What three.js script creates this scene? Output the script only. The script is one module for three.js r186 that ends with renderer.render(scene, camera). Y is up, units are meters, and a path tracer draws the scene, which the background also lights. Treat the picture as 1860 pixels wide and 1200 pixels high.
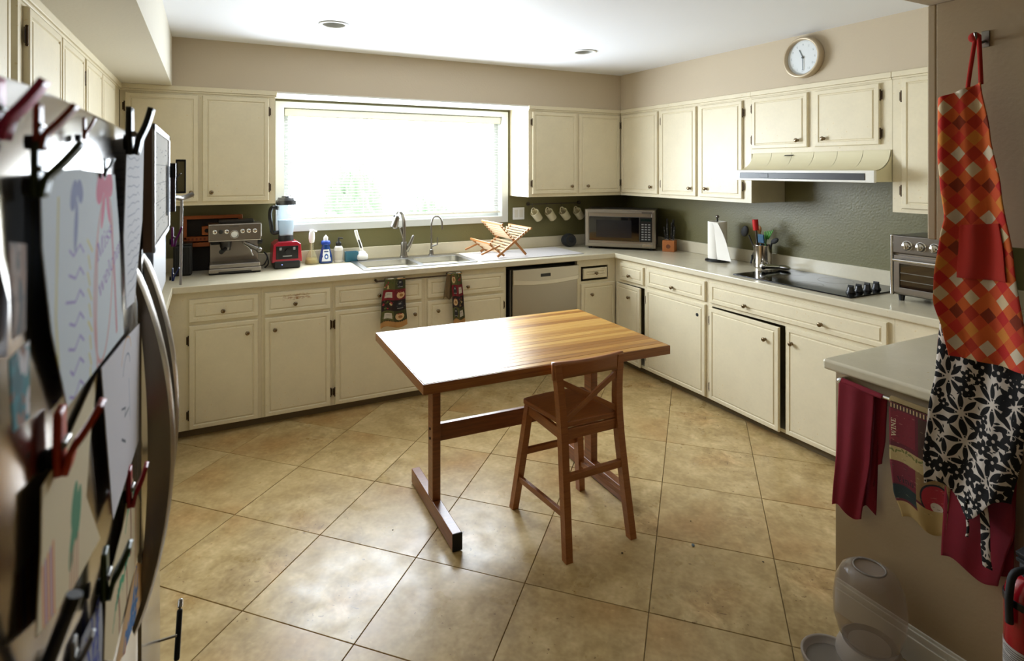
import * as THREE from 'three';
import { RoundedBoxGeometry } from 'three/addons/geometries/RoundedBoxGeometry.js';
import { mergeGeometries, toCreasedNormals } from 'three/addons/utils/BufferGeometryUtils.js';
import { RectAreaLightUniformsLib } from 'three/addons/lights/RectAreaLightUniformsLib.js';
import { ImprovedNoise } from 'three/addons/math/ImprovedNoise.js';

// ---------- camera, sky, daylight, exposure ----------
// world: right wall x = 0, window wall z = 0, floor y = 0, camera at +z
const scene = new THREE.Scene();
const camera = new THREE.PerspectiveCamera(2 * Math.atan(600 / 1063.8) * 180 / Math.PI, 1860 / 1200, 0.02, 80);
camera.position.set(-3.644, 1.61, 4.527);
camera.rotation.set(0, -26.261 * Math.PI / 180, 0);
camera.setViewOffset(1860, 1200, 930 - 900.6, 600 - 306.7, 1860, 1200);
camera.focus = 3.1; camera.userData.fStop = 8;

const renderer = new THREE.WebGLRenderer({ antialias: true });
renderer.toneMapping = THREE.LinearToneMapping;
renderer.toneMappingExposure = 1.0;
renderer.shadowMap.enabled = true;
RectAreaLightUniformsLib.init();

scene.background = new THREE.Color(0.86, 0.94, 1.0);
scene.backgroundIntensity = 9;

// overcast daylight in the kitchen window (soft, as large as the window)
const windowLight = new THREE.RectAreaLight(new THREE.Color(0.86, 0.955, 1.07), 19, 1.76, 0.84);
windowLight.name = 'window_daylight';
windowLight.position.set(-2.25, 1.63, 0.022); windowLight.lookAt(-2.25, 1.63, 3);
scene.add(windowLight);
// ---------- helpers ----------
let seed = 7; const rnd = (a = 0, b = 1) => { seed = (seed * 16807) % 2147483647; return a + (b - a) * seed / 2147483647; };
const noise = new ImprovedNoise();
const fbm = (x, y, z = 0, o = 4) => { let s = 0, a = .5; for (let i = 0; i < o; i++) { s += a * noise.noise(x, y, z + i * 7.3); x *= 2.03; y *= 2.03; a *= .5; } return s; };
const clamp = (v, a = 0, b = 1) => Math.min(b, Math.max(a, v));
const V = (x, y, z) => new THREE.Vector3(x, y, z);
const PI = Math.PI;
function M(c, rough = .5, o = {}) { return new THREE.MeshPhysicalMaterial({ color: c, roughness: rough, ...o }); }
const names = {};
function numbered(n) { if (!(n in names)) { names[n] = 0; return n; } names[n]++; return n + '_' + String(names[n]).padStart(3, '0'); }
function mesh(name, geo, mat, parent) {
  const m = new THREE.Mesh(Array.isArray(geo) ? mg(geo) : geo, mat);
  m.castShadow = m.receiveShadow = true;
  m.name = parent ? name : numbered(name);
  (parent || scene).add(m); return m;
}
function thing(name, label, category, p = [0, 0, 0], turn = 0, group) {
  const o = new THREE.Group(); o.name = numbered(name); o.position.set(...p); o.rotation.y = turn;
  o.userData = { label, category }; if (group) o.userData.group = group; scene.add(o); return o;
}
function tag(o, label, category, group) { o.userData.label = label; o.userData.category = category; if (group) o.userData.group = group; return o; }
function struct(name, geo, mat, label) { const m = mesh(name, geo, mat); m.userData.kind = 'structure'; if (label) m.userData.label = label; return m; }
function structGroup(name, label) { const o = new THREE.Group(); o.name = numbered(name); o.userData = { kind: 'structure', label }; scene.add(o); return o; }
// uv in metres by the main direction of the face
function uvm(g) {
  g.computeVertexNormals && !g.attributes.normal && g.computeVertexNormals();
  const p = g.attributes.position, n = g.attributes.normal, uv = new Float32Array(p.count * 2);
  for (let i = 0; i < p.count; i++) {
    const ax = Math.abs(n.getX(i)), ay = Math.abs(n.getY(i)), az = Math.abs(n.getZ(i));
    let u, v; if (ax > ay && ax > az) { u = p.getZ(i); v = p.getY(i); } else if (ay > az) { u = p.getX(i); v = p.getZ(i); } else { u = p.getX(i); v = p.getY(i); }
    uv[2 * i] = u; uv[2 * i + 1] = v;
  }
  g.setAttribute('uv', new THREE.BufferAttribute(uv, 2)); return g;
}
function mg(list) {
  return mergeGeometries(list.map(g => { g = g.index ? g.toNonIndexed() : g.clone(); for (const k of Object.keys(g.attributes)) if (!['position', 'normal', 'uv'].includes(k)) g.deleteAttribute(k); if (!g.attributes.uv) uvm(g); return g; }));
}
const bx = (x0, x1, y0, y1, z0, z1, r = .003, seg = 1) => {
  const w = x1 - x0, h = y1 - y0, d = z1 - z0; r = Math.min(r, w * .49, h * .49, d * .49);
  const g = r > 0 ? new RoundedBoxGeometry(w, h, d, seg, r) : new THREE.BoxGeometry(w, h, d);
  g.translate((x0 + x1) / 2, (y0 + y1) / 2, (z0 + z1) / 2); return uvm(g);
};
const cb = (cx, cy, cz, w, h, d, r, seg) => bx(cx - w / 2, cx + w / 2, cy - h / 2, cy + h / 2, cz - d / 2, cz + d / 2, r, seg);
const at = (g, x, y, z, rx = 0, ry = 0, rz = 0) => { g.applyMatrix4(new THREE.Matrix4().compose(V(x, y, z), new THREE.Quaternion().setFromEuler(new THREE.Euler(rx, ry, rz)), V(1, 1, 1))); return g; };
const cyl = (r0, r1, h, seg = 20) => new THREE.CylinderGeometry(r1, r0, h, seg);           // r0 bottom, r1 top
const lathe = (pts, seg = 28) => new THREE.LatheGeometry(pts.map(p => new THREE.Vector2(Math.max(p[0], 1e-5), p[1])), seg);
const sph = (r, w = 16, h = 12) => new THREE.SphereGeometry(r, w, h);
const tube = (pts, r, seg = 24, rs = 8, closed = false) => new THREE.TubeGeometry(new THREE.CatmullRomCurve3(pts.map(p => V(...p)), closed), seg, r, rs, closed);
function bar(a, b, w, h, r = .002) { // square bar from a to b
  const A = V(...a), B = V(...b), L = A.distanceTo(B), g = new RoundedBoxGeometry(w, h, L, 1, Math.min(r, w * .45, h * .45)); uvm(g);
  const m = new THREE.Matrix4().lookAt(B, A, Math.abs(B.clone().sub(A).normalize().y) > .95 ? V(0, 0, 1) : V(0, 1, 0)); m.setPosition(A.add(B).multiplyScalar(.5)); g.applyMatrix4(m); return g;
}
function rod(a, b, r, r2 = r, seg = 12) { const A = V(...a), B = V(...b), g = new THREE.CylinderGeometry(r2, r, A.distanceTo(B), seg); g.applyMatrix4(new THREE.Matrix4().compose(A.clone().add(B).multiplyScalar(.5), new THREE.Quaternion().setFromUnitVectors(V(0, 1, 0), B.clone().sub(A).normalize()), V(1, 1, 1))); return g; }
function poly(pts) { const s = new THREE.Shape(); pts.forEach((p, i) => i ? s.lineTo(p[0], p[1]) : s.moveTo(p[0], p[1])); s.closePath(); return s; }
function rrect(x0, x1, y0, y1, r) { const s = new THREE.Shape(); s.moveTo(x0 + r, y0); s.lineTo(x1 - r, y0); s.quadraticCurveTo(x1, y0, x1, y0 + r); s.lineTo(x1, y1 - r); s.quadraticCurveTo(x1, y1, x1 - r, y1); s.lineTo(x0 + r, y1); s.quadraticCurveTo(x0, y1, x0, y1 - r); s.lineTo(x0, y0 + r); s.quadraticCurveTo(x0, y0, x0 + r, y0); return s; }
const ext = (shape, depth, bev = 0, cs = 8) => new THREE.ExtrudeGeometry(shape, { depth, bevelEnabled: bev > 0, bevelSize: bev, bevelThickness: bev, bevelSegments: 2, curveSegments: cs });
// rectangle w x h in xy, built of rings [inset, z]; closed in front
function ringSlab(w, h, rings) {
  const pos = [], rect = ([i, z]) => [[i, i, z], [w - i, i, z], [w - i, h - i, z], [i, h - i, z]];
  const q = (a, b, c, d) => pos.push(...a, ...b, ...c, ...a, ...c, ...d);
  for (let k = 0; k + 1 < rings.length; k++) { const A = rect(rings[k]), B = rect(rings[k + 1]); for (let i = 0; i < 4; i++) { const j = (i + 1) % 4; q(A[i], A[j], B[j], B[i]); } }
  const L = rect(rings[rings.length - 1]); q(L[0], L[1], L[2], L[3]);
  const F = rect(rings[0]); q(F[3], F[2], F[1], F[0]);
  const g = new THREE.BufferGeometry(); g.setAttribute('position', new THREE.Float32BufferAttribute(pos, 3)); g.computeVertexNormals(); return uvm(g);
}
// a cloth or paper: f(u,v) -> [x,y,z]; two sides and thickness t along the normal
function sheet(f, nu, nv, t = .003) {
  const P = [], uv = [], idx = [], n = (nu + 1) * (nv + 1);
  for (let j = 0; j <= nv; j++) for (let i = 0; i <= nu; i++) { P.push(V(...f(i / nu, j / nv))); }
  const N = []; for (let j = 0; j <= nv; j++) for (let i = 0; i <= nu; i++) {
    const a = P[j * (nu + 1) + Math.min(i + 1, nu)].clone().sub(P[j * (nu + 1) + Math.max(i - 1, 0)]), b = P[Math.min(j + 1, nv) * (nu + 1) + i].clone().sub(P[Math.max(j - 1, 0) * (nu + 1) + i]); N.push(a.cross(b).normalize());
  }
  const pos = [];
  for (const s of [.5, -.5]) for (let k = 0; k < n; k++) { const p = P[k].clone().addScaledVector(N[k], s * t); pos.push(p.x, p.y, p.z); const i = k % (nu + 1), j = Math.floor(k / (nu + 1)); uv.push(i / nu, j / nv); }
  const id = (i, j, o) => o * n + j * (nu + 1) + i;
  for (let j = 0; j < nv; j++) for (let i = 0; i < nu; i++) { idx.push(id(i, j, 0), id(i + 1, j, 0), id(i + 1, j + 1, 0), id(i, j, 0), id(i + 1, j + 1, 0), id(i, j + 1, 0)); idx.push(id(i, j, 1), id(i + 1, j + 1, 1), id(i + 1, j, 1), id(i, j, 1), id(i, j + 1, 1), id(i + 1, j + 1, 1)); }
  const rim = (a, b, c, d) => idx.push(a, b, d, a, d, c);
  for (let i = 0; i < nu; i++) { rim(id(i, 0, 1), id(i + 1, 0, 1), id(i, 0, 0), id(i + 1, 0, 0)); rim(id(i + 1, nv, 1), id(i, nv, 1), id(i + 1, nv, 0), id(i, nv, 0)); }
  for (let j = 0; j < nv; j++) { rim(id(0, j + 1, 1), id(0, j, 1), id(0, j + 1, 0), id(0, j, 0)); rim(id(nu, j, 1), id(nu, j + 1, 1), id(nu, j, 0), id(nu, j + 1, 0)); }
  const g = new THREE.BufferGeometry(); g.setAttribute('position', new THREE.Float32BufferAttribute(pos, 3)); g.setAttribute('uv', new THREE.Float32BufferAttribute(uv, 2)); g.setIndex(idx); g.computeVertexNormals(); return g;
}
// piecewise-linear table
const lerpT = (T, t) => { let i = 0; while (i < T.length - 2 && t > T[i + 1][0]) i++; const a = T[i], b = T[i + 1], k = clamp((t - a[0]) / (b[0] - a[0])); const s = k * k * (3 - 2 * k) * .5 + k * .5; return a[1] + (b[1] - a[1]) * s; };
// ---------- textures ----------
function canvasTex(w, h, draw, rep) { const c = document.createElement('canvas'); c.width = w; c.height = h; const x = c.getContext('2d'); draw(x, w, h); const t = new THREE.CanvasTexture(c); t.colorSpace = THREE.SRGBColorSpace; t.wrapS = t.wrapT = THREE.RepeatWrapping; t.magFilter = THREE.LinearFilter; if (rep) t.repeat.set(...rep); return t; }
function dataTex(w, h, f, srgb, rep) { const d = new Uint8Array(w * h * 4); for (let j = 0; j < h; j++) for (let i = 0; i < w; i++) { const c = f(i / w, j / h); const k = 4 * (j * w + i); d[k] = clamp(c[0], 0, 255); d[k + 1] = clamp(c[1], 0, 255); d[k + 2] = clamp(c[2], 0, 255); d[k + 3] = 255; } const t = new THREE.DataTexture(d, w, h); t.wrapS = t.wrapT = THREE.RepeatWrapping; t.magFilter = THREE.LinearFilter; t.minFilter = THREE.LinearFilter; if (srgb) t.colorSpace = THREE.SRGBColorSpace; if (rep) t.repeat.set(...rep); t.needsUpdate = true; return t; }
// seamless noise: mix of shifted copies
const seam = f => (u, v) => { const a = f(u, v), b = f(u - 1, v), c = f(u, v - 1), d = f(u - 1, v - 1); return (a * (1 - u) + b * u) * (1 - v) + (c * (1 - u) + d * u) * v; };
// ---------- materials ----------
const paintT = (() => { const f = seam((u, v) => fbm(u * 6, v * 6, 1, 4)), s = seam((u, v) => fbm(u * 40, v * 40, 5, 2)); return dataTex(512, 512, (u, v) => { const a = f(u, v), b = s(u, v); let k = 1 + a * .05 + b * .03; let r = 255 * k, g = 253 * k, l = 250 * k; if (b > .27) { r *= .96; g *= .93; l *= .86; } return [r * .97, g * .97, l * .965]; }, true, [1.4, 1.4]); })();
const orangePeel = (() => { const f = seam((u, v) => fbm(u * 34, v * 34, 3, 3)); return dataTex(512, 512, (u, v) => { const k = 128 + 210 * f(u, v); return [k, k, k]; }, false, [2.2, 2.2]); })();
const mat = {
  cabinet: M('#e9dfc3', .42, { map: paintT }),
  cabinetDark: M('#c9bd9c', .6),
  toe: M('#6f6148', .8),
  soffit: M('#c8b9a0', .75, { bumpMap: orangePeel, bumpScale: .0006 }),
  soffitPale: M('#d8d2c2', .75, { bumpMap: orangePeel, bumpScale: .0006 }),
  wallBeige: M('#ad9878', .75, { bumpMap: orangePeel, bumpScale: .0006 }),
  olive: M('#6e6942', .42, { bumpMap: orangePeel, bumpScale: .0012 }),
  ceiling: M('#eceef2', .6, { bumpMap: orangePeel, bumpScale: .0004 }),
  white: M('#eef0ee', .4),
  trimWhite: M('#e9e7dd', .45),
  counter: M('#dcd4bd', .2, { map: paintT }),
  brass: M('#7d6547', .35, { metalness: .9 }),
  bronze: M('#4a3a28', .45, { metalness: .8 }),
  chrome: M('#e3e4e6', .12, { metalness: 1 }),
  nickel: M('#86837e', .3, { metalness: 1 }),
  steel: M('#a39c92', .33, { metalness: 1 }),
  steelDark: M('#5d5853', .35, { metalness: 1 }),
  black: M('#101010', .35),
  blackMatte: M('#161514', .7),
  darkGlass: M('#08080a', .06, { clearcoat: 1, clearcoatRoughness: .03 }),
  grout: M('#9a8661', .9),
  red: M('#a50f1e', .3, { clearcoat: .5 }),
  plasticWhite: M('#e8e8e6', .35),
};
// ---------- floor: travertine tiles laid diagonally ----------
const travT = (() => {
  const S = 720, base = seam((u, v) => fbm(u * 5 + fbm(u * 3, v * 3, 9) * 1.5, v * 7, 2, 5)), pat = seam((u, v) => fbm(u * 2.4, v * 2.4, 4, 3)), fine = seam((u, v) => fbm(u * 60, v * 60, 6, 2)), vein = seam((u, v) => Math.abs(fbm(u * 7 + 1.3 * fbm(u * 5, v * 5, 11), v * 9 + 1.3 * fbm(u * 5, v * 5, 12), 8, 4))), mid = seam((u, v) => fbm(u * 22 + 2 * fbm(u * 9, v * 9, 33, 2), v * 17, 30, 3)), pit = seam((u, v) => fbm(u * 90, v * 60, 14, 2)), pitM = seam((u, v) => fbm(u * 8, v * 8, 17, 2));
  return dataTex(S, S, (u, v) => {
    const a = base(u, v), b = pat(u, v), c = 1.7 * fine(u, v) + 2.6 * mid(u, v); let r = 206, g = 183, l = 136;
    const br = clamp(b * 2.2 + a * .6 + .02); r += -26 * br + a * 60 + c * 20; g += -46 * br + a * 64 + c * 21; l += -54 * br + a * 66 + c * 22;
    const w = vein(u, v); if (w < .05) { const k = (1 - w / .05) ** 2 * clamp(.5 + b * 4); r += 26 * k; g += 28 * k; l += 30 * k; }
    const p = pit(u, v), pm = pitM(u, v); if (p > .30 - .14 * clamp(pm * 2) && pm > .02) { r *= .74; g *= .69; l *= .62; }
    return [r, g, l];
  }, true);
})();
const travR = (() => { const f = seam((u, v) => fbm(u * 9, v * 9, 21, 4)); return dataTex(512, 512, (u, v) => { const k = 150 + 120 * f(u, v); return [k, k, k]; }, false); })();
mat.tile = M('#e2dccf', .56, { map: travT, roughnessMap: travR, specularIntensity: .75 });
{
  const floor = struct('floor', bx(-4.7, .3, -.12, -.006, -.3, 7.3, 0), mat.grout, 'travertine floor of square tiles laid diagonally');
  const half = .331, side = half * Math.SQRT2 - .0032, gx = -2.866, gz = 2.203;
  for (let i = -14; i < 16; i++) for (let j = -14; j < 16; j++) {
    // tile (i,j): corner at gx+half*(i+j), gz+half*(i-j)
    const cx = gx + half * (i + j) + half, cz = gz + half * (i - j);
    if (cx < -4.7 || cx > .25 || cz < .1 || cz > 7.1) continue;
    const g = ringSlab(side, side, [[0, -.02], [0, -.0014], [.0011, 0]]);
    g.translate(-side / 2, -side / 2, 0); g.rotateX(-PI / 2);
    const p = g.attributes.position, n = g.attributes.normal, uv = g.attributes.uv, ou = rnd(), ov = rnd(), fl = rnd() < .5 ? 1 : -1, sw = rnd() < .5;
    for (let k = 0; k < p.count; k++) { const a = p.getX(k) / 1.15 * fl, b = p.getZ(k) / 1.15; uv.setXY(k, ou + (sw ? b : a), ov + (sw ? a : b)); }
    const t = mesh('tile', g, mat.tile, floor); t.rotation.y = PI / 4; t.position.set(cx, rnd(-.0006, 0), cz);
  }
  // small crumbs on the tiles
  const crumbs = [[-2.083, 2.56, .006], [-1.78, 2.655, .011], [-1.6, 2.86, .005], [-1.66, 2.52, .004], [-2.9, 1.98, .004]];
  crumbs.forEach(([x, z, s], k) => { const g = new THREE.IcosahedronGeometry(s, 0); g.scale(1, .35, .7); const m = mesh('crumb', at(g, x, s * .3, z, 0, k, 0), M(k == 1 ? '#6f7f86' : '#3a2f22', .8)); tag(m, ['dark crumb on tile nearest the stool', 'bluish scrap on tile in front of peninsula', 'dark crumb on tile close to the pet waterer', 'tiny crumb on tile below drawer cabinet', 'tiny crumb beside left table foot'][k], 'crumb'); });
}
// ---------- room shell ----------
const CEIL = 2.44, HT = 2.132, HB = 1.378, S = .335, BF = .585, CE = .612, HK = .914;
{
  const sh = poly([[-4.75, .3], [.3, .3], [.3, -7.3], [-4.75, -7.3]]); for (const [x, z] of [[-2.99, 1.10], [-1.245, 1.085]]) { const p = new THREE.Path(); p.absarc(x, -z, .066, 0, 2 * PI, true); sh.holes.push(p); }
  const g = ext(sh, .15, 0, 40); g.rotateX(-PI / 2); g.translate(0, CEIL, 0); struct('ceiling', uvm(g), mat.ceiling, 'smooth white ceiling');
}
const WX0 = -3.145, WX1 = -1.35, WY0 = 1.195, WY1 = 2.065;
{
  const sh = poly([[-4.75, -.12], [.3, -.12], [.3, CEIL + .1], [-4.75, CEIL + .1]]); sh.holes.push(poly([[WX0, WY0], [WX0, WY1], [WX1, WY1], [WX1, WY0]]));
  const g = ext(sh, .16); g.translate(0, 0, -.16); struct('wall_back', uvm(g), mat.olive, 'olive green window wall');
}
struct('wall_right', bx(0, .15, -.12, CEIL + .1, -.16, 7.3, 0), mat.olive, 'olive green wall behind cooktop');
struct('wall_left', bx(-4.62, -4.46, -.12, CEIL + .1, -.16, 7.3, 0), mat.wallBeige);
struct('wall_front', bx(-4.75, .3, -.12, CEIL + .1, 7.1, 7.26, 0), mat.wallBeige);
// soffits above the cabinets, and the header over the peninsula
struct('soffit_back', bx(-4.46, 0, HT, CEIL, 0, S, 0), mat.soffit, 'beige soffit above the window');
struct('soffit_right', bx(-S, 0, HT, CEIL, S, 3.46, 0), mat.soffit, 'beige soffit above the cooktop cabinets');
struct('soffit_left', bx(-4.46, -3.84, HT, CEIL, S, 7.1, 0), mat.soffitPale, 'pale soffit above the fridge');
struct('header', bx(-3.84, 0, HT, CEIL, 3.46, 3.80, 0), mat.soffit, 'beige header over the peninsula');
// white board under the soffit above the window, with three puck lights
struct('trim_1', bx(-3.229, -1.277, HT - .012, HT + .001, .004, S - .001, .001), mat.trimWhite, 'white underside of soffit above window');
[[-2.76, 'left'], [-2.24, 'middle'], [-1.76, 'right']].forEach(([x, w]) => {
  const t = thing('puck_light', `${w} of three small puck lights under soffit above window`, 'light', [x, HT - .0121, .22], 0, 'puck lights above the window');
  mesh('rim', at(lathe([[.024, 0], [.036, 0], [.036, -.006], [.030, -.010], [.024, -.006], [.024, 0]], 20), 0, 0, 0), mat.plasticWhite, t);
  mesh('lens', at(cyl(.024, .024, .004), 0, -.0025, 0), M('#b9b9b2', .3), t);
});
// recessed ceiling lights, switched off
[[-2.99, 1.10, 'recessed ceiling light nearer the soffit on the left'], [-1.245, 1.085, 'recessed ceiling light nearer the wall clock']].forEach(([x, z, l]) => {
  const t = thing('recessed_light', l, 'light', [x, CEIL, z], 0, 'recessed ceiling lights');
  mesh('trim_ring', lathe([[.064, -.001], [.085, -.001], [.086, -.005], [.078, -.008], [.066, -.006], [.064, -.001]], 32), mat.white, t);
  mesh('baffle', lathe([[.064, -.002], [.062, .03], [.058, .10], [.001, .101]], 28), M('#b9b8b2', .6), t);
  mesh('bulb', at(new THREE.SphereGeometry(.034, 20, 10, 0, 2 * PI, PI * .5, PI * .5).scale(1, .25, 1), 0, .03, .0).scale(1, 1, 1), mat.plasticWhite, t);
});
// ---------- window ----------
{
  const w = structGroup('window_1', 'wide white framed window over the sink');
  const o0 = -3.195, o1 = -1.302, oy0 = 1.152, oy1 = 2.100;
  const sh = poly([[o0, oy0], [o1, oy0], [o1, oy1], [o0, oy1]]); sh.holes.push(poly([[WX0 + .004, WY0 + .004], [WX0 + .004, WY1 - .004], [WX1 - .004, WY1 - .004], [WX1 - .004, WY0 + .004]]));
  mesh('casing', uvm(at(ext(sh, .010, .003), 0, 0, .003)), M('#cdcfcc', .45), w);
  const fz = -.10, f = .045;
  mesh('frame', [bx(WX0, WX0 + f, WY0, WY1, fz - .03, fz + .03), bx(WX1 - f, WX1, WY0, WY1, fz - .03, fz + .03), bx(WX0, WX1, WY1 - f, WY1, fz - .03, fz + .03), bx(WX0, WX1, WY0, WY0 + f, fz - .03, fz + .03)], mat.white, w);
  mesh('jamb', [bx(WX0, WX0 + .008, WY0, WY1, -.15, .004, .001), bx(WX1 - .008, WX1, WY0, WY1, -.15, .004, .001), bx(WX0, WX1, WY0, WY0 + .008, -.15, .004, .001), bx(WX0, WX1, WY1 - .008, WY1, -.15, .004, .001)], mat.white, w);
  for (const [a, b] of [[WX0 + f, WX1 - f]]) mesh('pane', bx(a, b, WY0 + f, WY1 - f, fz - .012, fz - .009, 0), M('#ffffff', .02, { transmission: 1, thickness: 0, ior: 1.45 }), w);
}
{
  const t = thing('window_blind', 'white horizontal slat blind lowered over the sink window', 'blind', [0, 0, -.022]);
  const slatM = M('#f4f5f4', .5, { transmission: .25, thickness: 0 });
  const x0 = WX0 + .014, x1 = WX1 - .014;
  mesh('headrail', bx(x0 - .003, x1 + .003, WY1 - .066, WY1 - .012, -.02, .022, .004), M('#cfcab8', .5), t);
  const top = WY1 - .078, bot = 1.262, n = 34;
  const sg = sheet((u, v) => [x0 + (x1 - x0) * u, .0025 * Math.sin(v * PI) + (v - .5) * .003, (v - .5) * -.025], 1, 4, .0006);
  for (let k = 0; k < n; k++) { const s = mesh('slat', sg, slatM, t); s.position.y = top + (bot - top) * k / (n - 1) - .004; }
  mesh('bottom_rail', bx(x0, x1, 1.232, 1.248, -.013, .013, .004), mat.trimWhite, t);
  const cords = []; for (const x of [-3.05, -2.55, -1.95, -1.43]) for (const z of [-.014, .014]) cords.push(bx(x - .0008, x + .0008, 1.24, top + .02, z - .0006, z + .0006, 0));
  mesh('ladder_cord', cords, mat.plasticWhite, t);
  mesh('tilt_wand', rod([-3.085, 2.0, .028], [-3.095, 1.36, .03], .0035, .0035, 8), M('#c9ccd0', .2), t);
}

// ---------- outside: lawn and shrubs beyond the window ----------
struct('lawn', bx(-9, 5, -.3, -.13, -9, -.2, 0), M('#7d8a62', .95), 'pale lawn outside the window');
{
  const leafM = M('#84967a', .9); const geo = k => { const g = new THREE.SphereGeometry(1, 64, 44), p = g.attributes.position; for (let i = 0; i < p.count; i++) { const v = V(p.getX(i), p.getY(i), p.getZ(i)), n = 1 + .5 * fbm(v.x * 2.6 + k, v.y * 2.6, v.z * 2.6, 3) + .22 * noise.noise(v.x * 8 + k, v.y * 8, v.z * 8); p.setXYZ(i, v.x * n, v.y * n, v.z * n); } g.computeVertexNormals(); return g; };
  [[-4.3, .8, -3.2, .42, 'tall pale shrub outside behind left part of the blind'], [-3.05, .75, -3.6, .40, 'shrub outside left of the faucet behind blind'], [-1.85, .75, -3.4, .40, 'shrub outside above the faucets behind blind'], [-.65, .55, -3.8, .40, 'low shrub outside near the right end of blind']].forEach(([x, y, z, r, l], k) => { const t = thing('shrub', l, 'shrub', [x, -.13, z], k, 'shrubs outside the window'); const f = mesh('foliage', geo(k * 5), leafM, t); f.position.y = y; f.scale.set(r, y + .2, r); mesh('stem', rod([0, 0, 0], [0, y, 0], .04), M('#6b5a48', .9), t); });
}
// ---------- cabinets ----------
const knobG = (() => { const g = lathe([[.0001, .026], [.008, .0255], [.0125, .022], [.0135, .018], [.011, .014], [.006, .011], [.005, .004], [.009, .002], [.0095, 0]], 14); g.rotateX(PI / 2); return g; })();
const hingeG = mg([at(cyl(.0035, .0035, .05, 8), 0, 0, .006), cb(-.006, 0, .002, .010, .046, .003, .001), at(sph(.0045, 8, 6), 0, .027, .006), at(sph(.0045, 8, 6), 0, -.027, .006)]);
const RINGS = [[0, 0], [0, .011], [.0035, .016], [.024, .0165], [.028, .0115], [.033, .0115], [.037, .0165]];
const slabs = {};
function slab(w, h) { const k = w.toFixed(3) + h.toFixed(3); return slabs[k] || (slabs[k] = ringSlab(w, h, RINGS)); }
const knobD = M('#85745c', .24, { metalness: 1 });
function cabinet(o) {
  const t = thing(o.name || 'base_cabinet', o.label, 'cabinet', o.p, o.turn || 0, o.group);
  const { w, h, d } = o, m = o.mat || mat.cabinet;
  const sh = poly([[0, 0], [w, 0], [w, h], [0, h]]);
  for (const f of o.fronts) { const q = f.hole || [f.x + .014, f.y + .014, f.x + f.w - .014, f.y + f.h - .014]; sh.holes.push(poly([[q[0], q[1]], [q[0], q[3]], [q[2], q[3]], [q[2], q[1]]])); }
  const ff = ext(sh, .018); ff.translate(0, 0, -.018);
  mesh('body', [uvm(ff), bx(0, .016, 0, h, -d, -.018, 0), bx(w - .016, w, 0, h, -d, -.018, 0), bx(.016, w - .016, 0, .016, -d, -.018, 0), bx(.016, w - .016, h - .016, h, -d, -.018, 0), bx(.016, w - .016, .016, h - .016, -d, -d + .012, 0)], m, t);
  if (o.cornice) mesh('cornice', [bx(o.cornice[0], o.cornice[1], h - .03, h, 0, .013, .003), bx(o.cornice[0], o.cornice[1], h - .042, h - .03, 0, .007, .003)], m, t);
  for (const f of o.fronts) {
    const g = new THREE.Group(); g.name = f.k || 'door'; t.add(g);
    const px = f.hinge == 'r' ? f.x + f.w : f.x; g.position.set(px, f.y, .0005); g.rotation.y = (f.open || 0) * (f.hinge == 'r' ? 1 : -1);
    const ox = f.x - px; const front = mesh(f.k == 'drawer' ? 'drawer_front' : 'door_panel', slab(f.w, f.h), f.mat || m, g); front.position.x = ox;
    for (const k of (f.knob ? (Array.isArray(f.knob[0]) ? f.knob : [f.knob]) : [])) { const kn = mesh('knob', knobG, knobD, g); kn.position.set(ox + k[0] - f.x, k[1] - f.y, .016); }
    if (f.hinge && f.hy !== 0) for (const y of (f.hy || [.085, f.h - .085])) { const hg = mesh('hinge', hingeG, mat.bronze, g); hg.position.set(f.hinge == 'l' ? ox - .003 : ox + f.w + .003, y, .004); if (f.hinge == 'r') hg.rotation.z = PI; }
    f.extra && f.extra(g, ox);
  }
  o.more && o.more(t);
  return t;
}
// wall cabinets left of the window
const LW = 4.125 - 3.231;
cabinet({ name: 'wall_cabinet', label: 'cream two door wall cabinet left of the window', p: [-4.118, HB, S], w: 4.118 - 3.231, h: HT - HB, d: S - .002, cornice: [0, 4.118 - 3.231 + .01], fronts: [
  { x: .028, y: .024, w: .396, h: .676, knob: [.385, .082], hinge: 'l' }, { x: .449, y: .024, w: .396, h: .676, knob: [.500, .082], hinge: 'r' }] });
// right of the window
cabinet({ name: 'wall_cabinet', label: 'cream two door wall cabinet between window and corner', p: [-1.277, HB, S], w: 1.277 - S, h: HT - HB, d: S - .002, cornice: [0, 1.277 - S], fronts: [
  { x: .032, y: .026, w: .433, h: .676, knob: [.409, .086], hinge: 'l' }, { x: .493, y: .026, w: .429, h: .676, knob: [.573, .086], hinge: 'r' }] });
// right wall, local x runs along world z
const RT = -PI / 2;
cabinet({ name: 'wall_cabinet', label: 'cream three door wall cabinet over the paper towels', p: [-S, HB, S + .001], turn: RT, w: 1.735 - S - .001, h: HT - HB, d: S - .002, cornice: [0.012, 1.4], fronts: [
  { x: .03, y: .026, w: .459, h: .676, knob: [.417, .083], hinge: 'l' }, { x: .527, y: .026, w: .381, h: .676, knob: [.852, .085], hinge: 'l' }, { x: .946, y: .026, w: .386, h: .676, knob: [1.012, .086], hinge: 'r' }] });
cabinet({ name: 'wall_cabinet', label: 'short cream two door wall cabinet above the range hood', p: [-S, 1.712, 1.736], turn: RT, w: .908, h: HT - 1.712, d: S - .002, cornice: [0, .908], fronts: [
  { x: .012, y: .032, w: .408, h: .336, knob: [.357, .076], hinge: 'l', hy: [.06, .27] }, { x: .467, y: .032, w: .381, h: .336, knob: [.530, .078], hinge: 'r', hy: [.06, .27] }] });
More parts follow.
